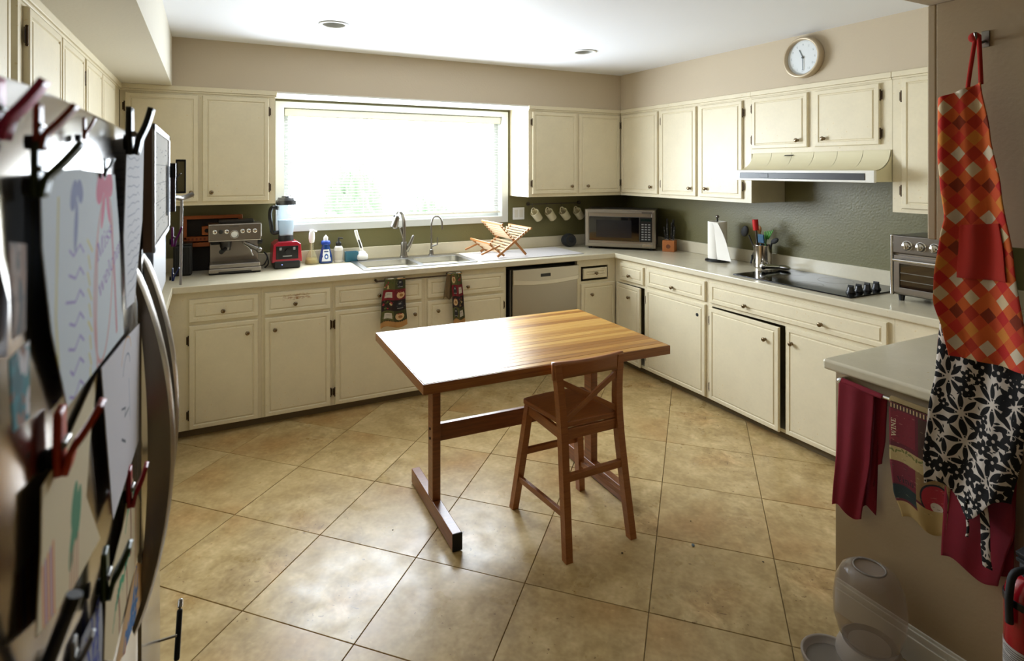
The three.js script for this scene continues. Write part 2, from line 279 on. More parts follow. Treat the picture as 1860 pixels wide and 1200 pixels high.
cabinet({ name: 'wall_cabinet', label: 'tall cream wall cabinet right of the range hood', p: [-S, HB, 2.646], turn: RT, w: .47, h: HT - HB, d: S - .002, cornice: [0, .47], fronts: [{ x: .052, y: .022, w: .386, h: .69, hinge: 'l', hy: [.095, .595] }] });
// left wall above fridge and counter, local x runs along -z
cabinet({ name: 'wall_cabinet', label: 'row of cream wall cabinet doors on left wall beyond the fridge', p: [-4.12, HB, 2.46], turn: PI / 2, w: 2.12, h: HT - HB, d: .338, cornice: [0, 2.118], fronts: [
  { x: .05, y: .026, w: .42, h: .676, hinge: 'l' }, { x: .486, y: .026, w: .42, h: .676, hinge: 'r', knob: [.53, .08] }, { x: .945, y: .026, w: .42, h: .676, hinge: 'l', knob: [1.32, .08] }, { x: 1.385, y: .026, w: .42, h: .676, hinge: 'r' }] });
cabinet({ name: 'wall_cabinet', label: 'cream wall cabinet directly above the fridge', p: [-4.12, 1.76, 4.35], turn: PI / 2, w: 1.79, h: HT - 1.76, d: .338, cornice: [0, 1.79], fronts: [{ x: .9, y: .03, w: .86, h: .3, hinge: 'r', hy: [.06, .24] }, { x: .03, y: .03, w: .84, h: .3, hinge: 'l', hy: [.06, .24] }] });
// base cabinets, window wall
const BY = .052, BH = .874 - BY, DY = .005, DH = .617, RY = .643, RH = .137;
const wearT = canvasTex(512, 256, (c, w, h) => { c.fillStyle = '#e6dcc0'; c.fillRect(0, 0, w, h); for (let i = 0; i < 260; i++) { const a = rnd(-1, 1), b = rnd(-1, 1); const x = w * (.46 + .2 * a * Math.abs(a)), y = h * (.27 + .13 * b * Math.abs(b)); c.fillStyle = ['rgba(150,100,60,.35)', 'rgba(180,135,90,.4)', 'rgba(120,75,45,.3)'][i % 3]; c.beginPath(); c.ellipse(x, y, rnd(2, 12), rnd(1, 5), rnd(-.3, .3), 0, 7); c.fill(); } }, [1 / .42, 1 / .137]);
wearT.flipY = true;
const worn = M('#ffffff', .45, { map: wearT });
cabinet({ label: 'cream base cabinet nearest the fridge, drawer over door', p: [-3.866, BY, BF], w: .528, h: BH, d: BF - .03, fronts: [
  { k: 'drawer', x: .126, y: RY, w: .383, h: RH, knob: [.31, .698] }, { x: .126, y: DY, w: .383, h: DH, knob: [.446, .547], hinge: 'l', hy: [.085, .53] }] });
cabinet({ label: 'cream base cabinet whose drawer front is worn brown round the knob', p: [-3.337, BY, BF], w: .436, h: BH, d: BF - .03, fronts: [
  { k: 'drawer', x: .018, y: RY, w: .402, h: RH, knob: [.199, .70], mat: worn }, { x: .018, y: DY, w: .402, h: DH, knob: [.077, .547], hinge: 'r', hy: [.085, .53] }] });
cabinet({ label: 'cream sink cabinet on the left behind the printed towel', p: [-2.90, BY, BF], w: .636, h: BH, d: BF - .03, fronts: [
  { k: 'drawer', x: .015, y: RY, w: .60, h: RH, knob: [.305, .70] }, { x: .015, y: DY, w: .60, h: DH, knob: [.559, .545], hinge: 'l', hy: [.085, .53] }] });
cabinet({ label: 'cream sink cabinet on the right beside the dishwasher', p: [-2.263, BY, BF], w: .648, h: BH, d: BF - .03, fronts: [
  { k: 'drawer', x: .02, y: RY, w: .603, h: RH, knob: [.325, .70] }, { x: .02, y: DY, w: .603, h: DH, knob: [.094, .55], hinge: 'r', hy: [.085, .53] }] });
// corner unit: two leaves, a small drawer pulled a little out and one more drawer
cabinet({ label: 'cream corner cabinet right of dishwasher with black-edged small drawer', p: [-.968, BY, BF], w: .968 - BF - .001, h: BH, d: BF - .03, fronts: [
  { k: 'drawer', x: .052, y: .668, w: .234, h: .082, knob: [.168, .71], hole: [.036, .648, .304, .766] }, { x: .03, y: DY, w: .335, h: DH + .004, knob: [.126, .54] }] });
cabinet({ label: 'narrow cream corner cabinet with its door standing slightly ajar', p: [-BF, BY, BF + .001], turn: RT, w: .376, h: BH, d: BF - .03, fronts: [
  { k: 'drawer', x: .075, y: RY + .008, w: .285, h: RH, knob: [.2, .70] }, { x: .03, y: DY, w: .31, h: DH, knob: [.21, .53], open: .05, hole: [.04, .02, .362, .626] }] });
const hole = (g, ox) => mesh('knob_hole', at(cyl(.012, .012, .002, 16), ox + .532, .545, .0172, PI / 2, 0, 0), mat.blackMatte, g);
cabinet({ label: 'cream base cabinet with a missing door knob, left of cooktop cabinet', p: [-BF, BY, .963], turn: RT, w: .634, h: BH, d: BF - .03, fronts: [
  { k: 'drawer', x: .03, y: RY + .012, w: .585, h: RH, knob: [.308, .695] }, { x: .015, y: DY, w: .60, h: DH + .012, hinge: 'l', hy: [.1, .54], extra: hole }] });
cabinet({ label: 'wide cream cooktop cabinet, its left door ajar, one long drawer front', p: [-BF, BY, 1.598], turn: RT, w: 1.20, h: BH, d: BF - .03, fronts: [
  { k: 'drawer', x: .022, y: RY + .012, w: 1.15, h: RH, knob: [[.315, .695], [.824, .70]] }, { x: .018, y: DY, w: .55, h: DH, knob: [.477, .53], hinge: 'l', open: .035, hy: [.08, .53], hole: [.03, .02, .588, .632] }, { x: .60, y: DY, w: .55, h: DH + .01, knob: [.643, .545], hinge: 'r' }] });
cabinet({ label: 'plain cream filler cabinet between cooktop cabinet and peninsula', p: [-BF, BY, 2.799], turn: RT, w: .345, h: BH, d: BF - .03, fronts: [] });
// left run, mostly behind the fridge
cabinet({ label: 'cream base cabinets along the left wall beyond the fridge', p: [-3.87, BY, 3.19], turn: PI / 2, w: 2.58, h: BH, d: .56, fronts: [0, 1, 2, 3].map(k => ({ x: .02 + k * .64, y: DY, w: .6, h: DH, hinge: 'l', knob: [.57 + k * .64, .54] })) });
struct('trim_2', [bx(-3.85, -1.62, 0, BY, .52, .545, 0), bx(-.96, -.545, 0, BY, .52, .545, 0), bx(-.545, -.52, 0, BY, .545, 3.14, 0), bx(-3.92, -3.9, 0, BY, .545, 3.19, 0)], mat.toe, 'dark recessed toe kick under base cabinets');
// ---------- countertops ----------
{
  const t = thing('countertop', 'long cream laminate countertop with backsplash around the sink wall', 'countertop', [0, 0, 0]);
  const P = (a) => a.map(([x, z]) => [x, -z]);
  const sh = poly(P([[-4.455, .004], [-.004, .004], [-.004, 3.118], [-CE, 3.118], [-CE, CE], [-3.83, CE], [-3.83, 3.19], [-4.455, 3.19]]));
  sh.holes.push(poly(P([[-2.665, .085], [-1.835, .085], [-1.835, .515], [-2.665, .515]])));
  const g = ext(sh, .030, .005); g.rotateX(-PI / 2); g.translate(0, .8795, 0);
  mesh('top', uvm(g), mat.counter, t);
  mesh('edge_strip', [bx(-3.82, -CE + .004, .872, .9, CE - .014, CE + .002, .006, 2), bx(-CE - .002, -CE + .014, .872, .9, CE - .012, 3.118, .006, 2)], mat.counter, t);
}
{
  const t = thing('countertop', 'cream countertop of the peninsula above the hanging towels', 'countertop', [0, 0, 0]);
  mesh('top', bx(-1.612, -.004, .876, HK, 3.124, 3.83, .011, 3), mat.counter, t);
}
struct('trim_3', bx(-4.455, -.024, HK + .0005, 1.006, .0005, .022, .004, 2), mat.counter, 'cream backsplash strip under the window');
struct('trim_4', bx(-.022, -.0005, HK + .0005, 1.006, .0005, 3.118, .004, 2), mat.counter, 'cream backsplash strip behind the cooktop');
// peninsula half wall, baseboard, hanging cabinet
struct('wall_peninsula', bx(-1.575, -.004, 0, .8755, 3.15, 3.80, .004), mat.wallBeige, 'beige half wall under the peninsula counter');
struct('baseboard_peninsula', [bx(-1.589, -1.5745, 0, .085, 3.156, 3.80, .002), bx(-1.585, -1.5745, .085, .108, 3.156, 3.80, .003), bx(-1.581, -1.5745, .108, .118, 3.156, 3.80, .002)], mat.trimWhite, 'white profiled baseboard of the peninsula');
{
  const t = thing('hanging_cabinet', 'beige hanging cabinet end over the peninsula, aprons hang on it', 'cabinet', [0, 0, 0]);
  mesh('body', bx(-1.56, -.004, 1.385, HT, 3.46, 3.80, .002), mat.cabinet, t);
  mesh('end_panel', bx(-1.575, -1.56, 1.385, HT, 3.482, 3.80, .003), mat.wallBeige, t);
  mesh('stile', bx(-1.573, -1.56, 1.385, HT, 3.455, 3.480, .005, 2), mat.wallBeige, t);
}
// ---------- dishwasher ----------
{
  const t = thing('dishwasher', 'stainless steel dishwasher under the counter', 'dishwasher', [-1.602, 0, BF]);
  mesh('tub', bx(.03, .602, .115, .84, -.55, -.012, .006), M('#8d8a85', .4, { metalness: .8 }), t);
  mesh('side_rail', bx(.002, .006, .052, .87, -.55, -.03, 0), M('#3a3937', .6), t); mesh('side_rail', bx(.627, .631, .052, .87, -.55, -.03, 0), M('#3a3937', .6), t);
  mesh('door', bx(.036, .624, .115, .842, -.01, .018, .006, 2), mat.steel, t);
  mesh('control_panel', ext(poly([[0, 0], [.588, 0], [.588, .10], [0, .10]]), .012, .004).translate(.036, .738, .016), M('#b5aea2', .3, { metalness: 1 }), t);
  mesh('pocket_handle', ext((() => { const s = new THREE.Shape(); s.moveTo(0, .028); s.quadraticCurveTo(.294, -.006, .588, .028); s.lineTo(.588, .0); s.quadraticCurveTo(.294, -.034, 0, 0); return s; })(), .016, .003, 16).translate(.036, .735, .016), M('#c4bdb0', .28, { metalness: 1 }), t);
  mesh('display', bx(.275, .365, .775, .800, .03, .034, .002), mat.black, t);
  mesh('toe_panel', bx(.01, .62, .004, .112, -.06, -.04, .002), mat.blackMatte, t);
}
// ---------- sink and taps ----------
{
  const t = thing('sink', 'double bowl stainless steel sink below the window', 'sink', [-2.25, HK, .30]);
  const sh = rrect(-.43, .43, -.238, .232, .03); const holes = [[-.392, -.018], [.018, .392]];
  for (const [a, b] of holes) sh.holes.push(rrect(a, b, -.208, .128, .05));
  const rim = ext(sh, .002, .003, 10); rim.rotateX(-PI / 2); rim.translate(0, .0025, 0);
  mesh('rim', uvm(rim), M('#8f8e8c', .3, { metalness: 1 }), t);
  for (const [a, b] of holes) {
    const o = rrect(a - .002, b + .002, -.21, .13, .05); o.holes.push(rrect(a, b, -.208, .128, .05)); const w = ext(o, .155, 0, 10); w.rotateX(-PI / 2); w.translate(0, -.155, 0);
    const f = ext(rrect(a, b, -.208, .128, .05), .002, 0, 10); f.rotateX(-PI / 2); f.translate(0, -.157, 0);
    const bowl = mesh('bowl', [uvm(w), uvm(f)], M('#8f8e8c', .3, { metalness: 1 }), t);
    mesh('drain', at(lathe([[.001, .001], [.02, .001], [.03, .004], [.042, .0045], [.044, .001]], 20), (a + b) / 2, -.155, .04), mat.chrome, bowl);
  }
}
{
  const t = thing('kitchen_faucet', 'tall arched brushed nickel kitchen faucet with side lever', 'faucet', [-2.262, HK + .005, .10]);
  mesh('base', lathe([[.034, 0], [.034, .008], [.028, .014], [.024, .05], [.0235, .12], [.0001, .12]], 20), mat.nickel, t);
  mesh('spout', tube([[0, .1, 0], [.002, .2, 0], [-.004, .30, .005], [-.03, .352, .03], [-.068, .362, .065], [-.098, .33, .095]], .014, 40, 12), mat.nickel, t);
  mesh('spray_head', at(lathe([[.0001, 0], [.026, 0], [.027, .01], [.0235, .045], [.018, .085], [.0145, .10], [.0001, .10]], 18), -.112, .246, .112, .25, 0, -.22), mat.nickel, t);
  const l = mesh('lever', at(lathe([[.0001, 0], [.014, 0], [.016, .05], [.013, .11], [.009, .135], [.0001, .138]], 14), .02, .045, .01, 0, 0, -.42), mat.nickel, t);
  mesh('lever_tip', rod([0, .13, 0], [-.03, .235, .0], .0075, .010, 10), mat.nickel, l);
}
{
  const t = thing('filter_faucet', 'slim gooseneck drinking water faucet right of the main faucet', 'faucet', [-2.03, HK + .005, .09]);
  mesh('base', lathe([[.024, 0], [.024, .006], [.017, .014], [.015, .04], [.011, .05], [.0001, .05]], 16), mat.nickel, t);
  mesh('spout', tube([[0, .04, 0], [0, .16, 0], [.003, .27, 0], [.022, .308, .006], [.05, .312, .014], [.078, .28, .02], [.084, .205, .022]], .0072, 40, 10), mat.nickel, t);
  mesh('handle', [rod([0, .07, 0], [.045, .085, .01], .0085, .006), rod([.045, .08, .01], [.05, .14, .01], .005, .004)], mat.nickel, t);
}
// ---------- hood and cooktop ----------
{
  const t = thing('range_hood', 'cream curved range hood with dark control strip', 'range hood', [0, 0, 0]);
  const m = M('#dcd3b0', .35); const z0 = 1.748, z1 = 2.642, prof = u => { const a = u * PI / 2; return [-.337 - .145 * (1 - Math.cos(a)), 1.712 - .112 * Math.sin(a)]; };
  const side = []; for (let k = 0; k <= 10; k++) side.push(prof(k / 10)); const sh = poly([[-.02, 1.712], ...side, [-.482, 1.54], [-.02, 1.54]]);
  for (const [a, b] of [[z0, z0 + .012], [z1 - .012, z1]]) { const g = ext(sh, b - a); g.translate(0, 0, a); mesh('side_panel', uvm(g), m, t); }
  const n = 6, L = (z1 - z0 - .004) / n;
  for (let k = 0; k < n; k++) { const a = z0 + .002 + k * L + .0012, b = a + L - .0024; mesh('front_panel', sheet((u, v) => { const p = prof(v); return [p[0] - .004, p[1] + .002, a + (b - a) * u]; }, 1, 12, .003), m, t); }
  mesh('liner', sheet((u, v) => { const p = prof(v); return [p[0] + .004, p[1] - .004, z0 + .006 + (z1 - z0 - .012) * u]; }, 1, 12, .002), M('#8a8064', .6), t);
  mesh('front_lip', bx(-.496, -.476, 1.536, 1.602, z0 - .004, z1 + .004, .004, 2), M('#e9e7de', .25), t);
  mesh('control_strip', bx(-.499, -.494, 1.549, 1.587, z0 + .03, z1 - .045, .002), mat.black, t);
  mesh('switch', [bx(-.501, -.498, 1.556, 1.58, z0 + .19, z0 + .25, .002)], M('#55565a', .4), t);
  mesh('badge', at(bx(-.03, .03, -.009, .009, -.001, .001, .0008).rotateX(-1.15), -.351, 1.6955, 2.03, 0, -PI / 2, 0), mat.black, t);
  mesh('underside', bx(-.478, -.022, 1.541, 1.547, z0 + .012, z1 - .012, 0), M('#77756c', .4, { metalness: .6 }), t);
}
{
  const t = thing('cooktop', 'black glass cooktop with four knobs set in the counter', 'cooktop', [-.291, HK, 2.158]);
  mesh('glass', bx(-.254, .254, .0005, .008, -.395, .395, .003, 2), M('#09090a', .1, { specularIntensity: .6 }), t);
  const ringM = M('#1c1c1e', .2); for (const [x, z, r] of [[-.12, -.23, .10], [.12, -.23, .075], [-.12, .06, .075], [.12, .06, .10]]) mesh('burner_ring', at(new THREE.RingGeometry(r - .003, r, 40).rotateX(-PI / 2), x, .0083, z), ringM, t);
  for (const x of [-.142, -.072, .006, .09]) { const k = mesh('knob', at(lathe([[.024, 0], [.025, .006], [.019, .012], [.0165, .03], [.014, .033], [.0001, .033]], 16), x, .008, .322), mat.black, t); mesh('grip', cb(x, .044, .322, .009, .014, .032, .003), mat.black, k); }
}
// ---------- woods ----------
function woodTex(base, dark, sx, sy, sd) { const f = seam((u, v) => fbm(u * sx, v * sy, sd, 4)), g2 = seam((u, v) => fbm(u * sx * .4, v * sy * 3, sd + 3, 2)); return dataTex(256, 256, (u, v) => { const k = clamp(.5 + f(u, v) * 1.3 + g2(u, v) * .5); return [0, 1, 2].map(i => dark[i] + (base[i] - dark[i]) * k); }, true); }
const blockT = [woodTex([210, 162, 84], [160, 104, 40], 3, 26, 2), woodTex([222, 178, 100], [190, 138, 64], 3, 22, 31), woodTex([186, 128, 56], [132, 82, 30], 3, 30, 52)];
const blockM = blockT.map(t => M('#ffffff', .3, { map: t, clearcoat: .5, clearcoatRoughness: .26 }));
const legT = woodTex([146, 86, 44], [102, 56, 26], 4, 30, 77); legT.repeat.set(1.5, 3);
const legM = M('#ffffff', .38, { map: legT, clearcoat: .3, clearcoatRoughness: .25 });
const stoolT = woodTex([166, 102, 48], [134, 76, 30], 5, 24, 91); stoolT.repeat.set(2, 4);
const stoolM = M('#ffffff', .4, { map: stoolT, clearcoat: .25, clearcoatRoughness: .3 });
const edgeT = woodTex([168, 106, 50], [120, 68, 28], 3, 26, 12); edgeT.repeat.set(1.2, 4); const edgeM = M('#ffffff', .35, { map: edgeT, clearcoat: .4, clearcoatRoughness: .2 });
// ---------- table ----------
{
  const t = thing('butcher_block_table', 'varnished butcher block table with dark trestle legs', 'table', [-2.255, 0, 1.955], -.028);
  const W = 1.225, D = .80, top = .765, th = .042, n = 20, sw = D / n;
  for (let k = 0; k < n; k++) {
    const z0 = -D / 2 + k * sw; for (const [a, b] of [[-W / 2, W / 2]]) {
      const edge = k == 0 || k == n - 1; const g = bx(a + .0003, b - .0003, top - th, top, z0 + .0002, z0 + sw - .0002, edge ? .003 : .0009);
      const uv = g.attributes.uv, ou = rnd(), ov = rnd(); for (let i = 0; i < uv.count; i++) uv.setXY(i, ou + uv.getX(i) * .8, ov + uv.getY(i) * 3.5);
      mesh('strip', g, blockM[Math.floor(rnd(0, 2.999))], t);
    }
  }
  for (const s of [-1, 1]) {
    const x = s * .435;
    mesh('post', bx(x - .02, x + .02, .075, .69, -.034, .034, .004), legM, t);
    const f = mesh('foot', bx(x - .022, x + .022, .004, .076, -.30, .30, .004), legM, t);
    mesh('foot_cap', bx(x - .0225, x + .0225, .003, .077, .299, .304, .002), mat.blackMatte, f);
    mesh('top_cleat', bx(x - .02, x + .02, .69, .722, -.27, .27, .004), legM, t);
    for (const y of [.355, .40]) mesh('bolt', at(cyl(.006, .006, .006, 10), x + s * .021, y, 0, 0, 0, PI / 2), mat.blackMatte, t);
  }
  for (const z of [-1, 1]) mesh('edge_band', bx(-W / 2 - .005, W / 2 + .005, top - th - .001, top - .0015, z > 0 ? D / 2 : -D / 2 - .005, z > 0 ? D / 2 + .005 : -D / 2, .002), edgeM, t);
  for (const x of [-1, 1]) mesh('edge_band', bx(x > 0 ? W / 2 : -W / 2 - .005, x > 0 ? W / 2 + .005 : -W / 2, top - th - .001, top - .0015, -D / 2, D / 2, .002), edgeM, t);
  mesh('stretcher', bx(-.414, .414, .338, .418, -.014, .014, .004), legM, t);
}
// ---------- stool ----------
{
  const t = thing('stool', 'small brown wooden high chair stool with cross back at table', 'chair', [-2.147, 0, 2.28]);
  const fl = [-.187, 0, -.214], fr = [.188, 0, -.207], bl = [-.17, 0, .222], br = [.168, 0, .212];
  const leg = (pts, w, d) => { const c = new THREE.CatmullRomCurve3(pts.map(p => V(...p))); const N = 12; const geo = sheetBar(c, N, w, d); return geo; };
  function sheetBar(c, N, w, d) { const pos = [], idx = [], uv = []; for (let i = 0; i <= N; i++) { const p = c.getPoint(i / N), k = 1 - .12 * Math.abs(i / N - .5); [[-1, -1], [1, -1], [1, 1], [-1, 1]].forEach(([a, b], q) => { pos.push(p.x + a * w / 2 * k, p.y, p.z + b * d / 2 * k); uv.push(q * .04, p.y); }); } for (let i = 0; i < N; i++) for (let q = 0; q < 4; q++) { const a = i * 4 + q, b = i * 4 + (q + 1) % 4; idx.push(a, a + 4, b, b, a + 4, b + 4); } const e = N * 4; idx.push(0, 1, 2, 0, 2, 3, e, e + 2, e + 1, e, e + 3, e + 2); const g = new THREE.BufferGeometry(); g.setAttribute('position', new THREE.Float32BufferAttribute(pos, 3)); g.setAttribute('uv', new THREE.Float32BufferAttribute(uv, 2)); g.setIndex(idx); const h = toCreasedNormals(g.toNonIndexed(), .6); return h; }
  mesh('leg', leg([fl, [-.16, .25, -.185], [-.135, .50, -.158]], .034, .036), stoolM, t);
  mesh('leg', leg([fr, [.16, .25, -.18], [.135, .50, -.155]], .034, .036), stoolM, t);
  mesh('leg', leg([bl, [-.158, .25, .185], [-.148, .50, .150], [-.153, .65, .136], [-.166, .782, .130]], .034, .036), stoolM, t);
  mesh('leg', leg([br, [.155, .25, .178], [.146, .50, .147], [.152, .65, .134], [.166, .782, .129]], .034, .036), stoolM, t);
  // seat: rounded board, slightly dished
  const sh = new THREE.Shape(); sh.moveTo(-.165, -.178); sh.quadraticCurveTo(0, -.205, .165, -.178); sh.quadraticCurveTo(.178, -.176, .176, -.16); sh.lineTo(.142, .15); sh.quadraticCurveTo(.14, .168, .12, .168); sh.lineTo(-.12, .168); sh.quadraticCurveTo(-.14, .168, -.142, .15); sh.lineTo(-.176, -.16); sh.quadraticCurveTo(-.178, -.176, -.165, -.178);
  const sg = ext(sh, .014, .005, 10); sg.rotateX(PI / 2); sg.scale(.94, 1, .9); sg.translate(.004, .528, -.005); mesh('seat', uvm(sg), stoolM, t);
  mesh('apron_rail', bx(-.122, .122, .455, .505, -.166, -.148), stoolM, t); mesh('apron_rail', bx(-.13, .13, .46, .505, .138, .155), stoolM, t);
  mesh('apron_rail', [bar([-.14, .483, -.145], [-.146, .483, .14], .016, .045)], stoolM, t); mesh('apron_rail', [bar([.14, .483, -.145], [.144, .483, .14], .016, .045)], stoolM, t);
  mesh('top_rail', sheet((u, v) => { const a = (u - .5) * 2; return [a * .184, .715 + v * .074 + .010 * (1 - a * a) * (1 - v), .128 + .022 * (1 - a * a) - v * .004]; }, 14, 4, .02), stoolM, t);
  mesh('cross_bar', bar([-.14, .70, .133], [.132, .55, .146], .012, .024), stoolM, t); mesh('cross_bar', bar([.14, .70, .139], [-.132, .55, .152], .012, .024), stoolM, t);
  mesh('rung', bar([-.156, .27, -.19], [.156, .27, -.186], .02, .028), stoolM, t);
  mesh('rung', bar([-.156, .315, .178], [.154, .315, .172], .022, .03), stoolM, t);
  mesh('rung', bar([-.172, .15, -.196], [-.160, .17, .196], .018, .026), stoolM, t); mesh('rung', bar([.172, .15, -.19], [.160, .17, .188], .018, .026), stoolM, t);
}
// ---------- things on the counters ----------
const woodLight = M('#b5722f', .5), woodPale = M('#a8703c', .5), slatPale = M('#bfa582', .6);
const glassClear = M('#ffffff', .04, { transmission: 1, thickness: 0, ior: 1.3 });
{ // wooden crate sign behind the espresso machine
  const t = thing('wooden_sign', 'orange wooden crate frame leaning behind the espresso machine', 'sign', [-3.60, HK, .062]);
  const m = M('#a4541f', .55), m2 = M('#c0682b', .55);
  mesh('frame', [bx(-.185, .18, .355, .378, -.03, .012), bx(-.185, -.165, .17, .36, -.03, .012), bx(-.185, .1, .168, .196, -.03, .014), bx(-.185, .1, .205, .236, -.03, .012), bx(.155, .18, 0, .36, -.03, .0), bx(-.185, -.165, 0, .17, -.03, 0)], m, t);
  mesh('back_board', bx(-.17, .16, .0, .36, -.035, -.03, .001), M('#1d1410', .7), t);
  const sq = mesh('square_block', bx(-.075, -.012, .245, .305, -.03, .01), m2, t); mesh('dot', at(cyl(.014, .014, .003), -.044, .275, .011, PI / 2, 0, 0), mat.blackMatte, sq);
  const lt = []; for (let k = 0; k < 8; k++) lt.push(bx(-.16 + k * .024, -.148 + k * .024, .212, .229, .0115, .0135, 0)); mesh('lettering', lt, M('#7a2f12', .6), t); t.children[t.children.length - 1].userData.kind = 'stuff';
}
{ // black ribbed box at the left end
  const t = thing('black_canister', 'black ribbed canister at the left end of the counter', 'canister', [-3.785, HK, .16]);
  mesh('body', bx(-.055, .055, .004, .2, -.07, .07, .015, 3), mat.blackMatte, t);
  for (let k = 0; k < 7; k++) mesh('rib', bx(-.045 + k * .0135, -.040 + k * .0135, .02, .185, .068, .0735, .001), mat.black, t);
  mesh('lid', bx(-.057, .057, .2, .212, -.072, .072, .006, 2), mat.black, t);
}
{ // espresso machine
  const t = thing('espresso_machine', 'stainless steel espresso machine with portafilter on the counter', 'coffee machine', [-3.475, HK, .0]);
  const st = M('#a79f95', .32, { metalness: 1 }), dk = M('#2b2927', .4);
  mesh('foot_base', bx(-.158, .158, .002, .012, .092, .275, .003), mat.blackMatte, t);
  mesh('drip_tray', [bx(-.16, .16, .012, .04, .1, .285, .006, 2), bx(-.155, .155, .04, .068, .1, .272, .006, 2)], st, t);
  mesh('tray_grille', bx(-.135, .135, .0675, .0695, .125, .262, .001), M('#7b766f', .3, { metalness: 1 }), t);
  mesh('tray_notch', bx(-.10, .10, .0115, .022, .2845, .2865, .001), dk, t);
  mesh('back_column', bx(-.152, .152, .012, .225, .092, .135, .006), st, t);
  const hd = mesh('head', ext(poly([[-.155, .222], [.155, .222], [.155, .326], [-.155, .326]]), .162, .006).translate(0, 0, .098), st, t);
  mesh('side_cap', bx(.158, .164, .24, .325, .10, .268, .003), mat.plasticWhite, hd);
  mesh('top_tray', bx(-.10, .12, .332, .352, .10, .22, .006), dk, t);
  const gauge = mesh('pressure_gauge', at(lathe([[.0001, .004], [.022, .004], [.026, .009], [.028, .004], [.028, 0]], 24), -.005, .262, .266, PI / 2, 0, 0), mat.chrome, t);
  mesh('dial_face', at(cyl(.02, .02, .002, 20), -.005, .262, .2705, PI / 2, 0, 0), M('#e9e8e2', .4), gauge);
  for (const x of [-.123, -.087, -.052, .045, .083, .121]) mesh('button', at(lathe([[.0001, .005], [.012, .004], [.0145, .0]], 16), x, .281, .266, PI / 2, 0, 0), x == -.087 ? dk : mat.chrome, t);
  mesh('lettering', bx(-.035, .022, .312, .318, .2660, .2668, 0), M('#5d5850', .5), t);
  mesh('group_head', at(cyl(.036, .04, .05, 24), -.055, .198, .195), dk, t);
  const pf = mesh('portafilter', at(cyl(.03, .036, .03, 24), -.055, .165, .195), mat.steelDark, t); mesh('portafilter_handle', rod([-.055, .165, .22], [-.085, .15, .285], .012, .015), mat.black, pf);
  mesh('grinder_cradle', bx(-.148, -.09, .19, .222, .12, .21, .008), mat.black, t);
  mesh('steam_wand', tube([[.045, .22, .2], [.055, .19, .225], [.09, .16, .24], [.11, .11, .245]], .005, 20, 8), mat.chrome, t);
  mesh('steam_knob', [at(cyl(.017, .019, .03, 16), .158, .2, .2, 0, 0, PI / 2)], mat.black, t); mesh('milk_jug_handle', [rod([.06, .2, .235], [.14, .155, .26], .013, .016), at(sph(.02), .148, .15, .262)], mat.nickel, t);
}
{ // blender
  const t = thing('blender', 'red blender with black panel and clear jar under the window', 'blender', [-3.14, HK, .125]);
  const rd = M('#a3122a', .28, { clearcoat: .5 });
  mesh('foot', bx(-.088, .088, .001, .055, -.085, .095, .012, 2), mat.black, t);
  mesh('base', ext(poly([[-.094, .05], [.094, .05], [.086, .165], [.06, .182], [-.06, .182], [-.086, .165]]), .165, .006).translate(0, 0, -.083), rd, t);
  mesh('control_panel', bx(-.074, .074, .067, .158, .086, .0915, .004), mat.black, t);
  for (const x of [-.045, .045]) mesh('switch', bx(x - .008, x + .008, .13, .15, .091, .097, .002), M('#8a8a8a', .4), t);
  mesh('dial', at(cyl(.016, .018, .02, 20), .004, .118, .1, PI / 2, 0, 0), M('#202022', .35), t);
  mesh('indicator_light', at(sph(.004, 8, 6), -.035, .03, .0955), M('#dfe6ff', .3, { emissive: '#5a78ff', emissiveIntensity: 1.5 }), t);
  mesh('lettering', [bx(-.03, .03, .085, .092, .0912, .0918, 0)], M('#9a9a9a', .5), t);
  mesh('jar_collar', [at(new THREE.CylinderGeometry(.062, .07, .045, 4, 1), 0, .205, 0, 0, PI / 4, 0)], mat.black, t);
  const jar = mesh('jar', uvm(at(new THREE.CylinderGeometry(.084, .062, .22, 4, 1, true), 0, .335, 0, 0, PI / 4, 0)), M('#f4fbff', .12, { transmission: .72, thickness: 0 }), t);
  mesh('contents', at(new THREE.CylinderGeometry(.07, .059, .1, 4, 1), 0, .285, 0, 0, PI / 4, 0), M('#cfdde6', .4, { transmission: .4, thickness: 0 }), jar);
  mesh('jar_handle', tube([[-.052, .42, .02], [-.095, .425, .03], [-.108, .39, .03], [-.1, .30, .03], [-.09, .25, .03], [-.05, .25, .02]], .013, 30, 10), mat.black, t);
  mesh('lid', [at(new THREE.CylinderGeometry(.084, .088, .03, 4, 1), 0, .458, 0, 0, PI / 4, 0), at(new THREE.CylinderGeometry(.066, .074, .02, 4, 1), 0, .482, 0, 0, PI / 4, 0), at(cyl(.03, .026, .014), 0, .497, 0)], mat.black, t);
}
{ const m = mesh('power_cord', [tube([[-3.295, .921, .05], [-3.28, .95, .14], [-3.262, .99, .12], [-3.28, 1.02, .07], [-3.262, 1.0, .05], [-3.255, .94, .1], [-3.278, .921, .13], [-3.262, .921, .06]], .0045, 60, 8)], mat.black); tag(m, 'tangled black power cord between espresso machine and blender', 'cord'); }
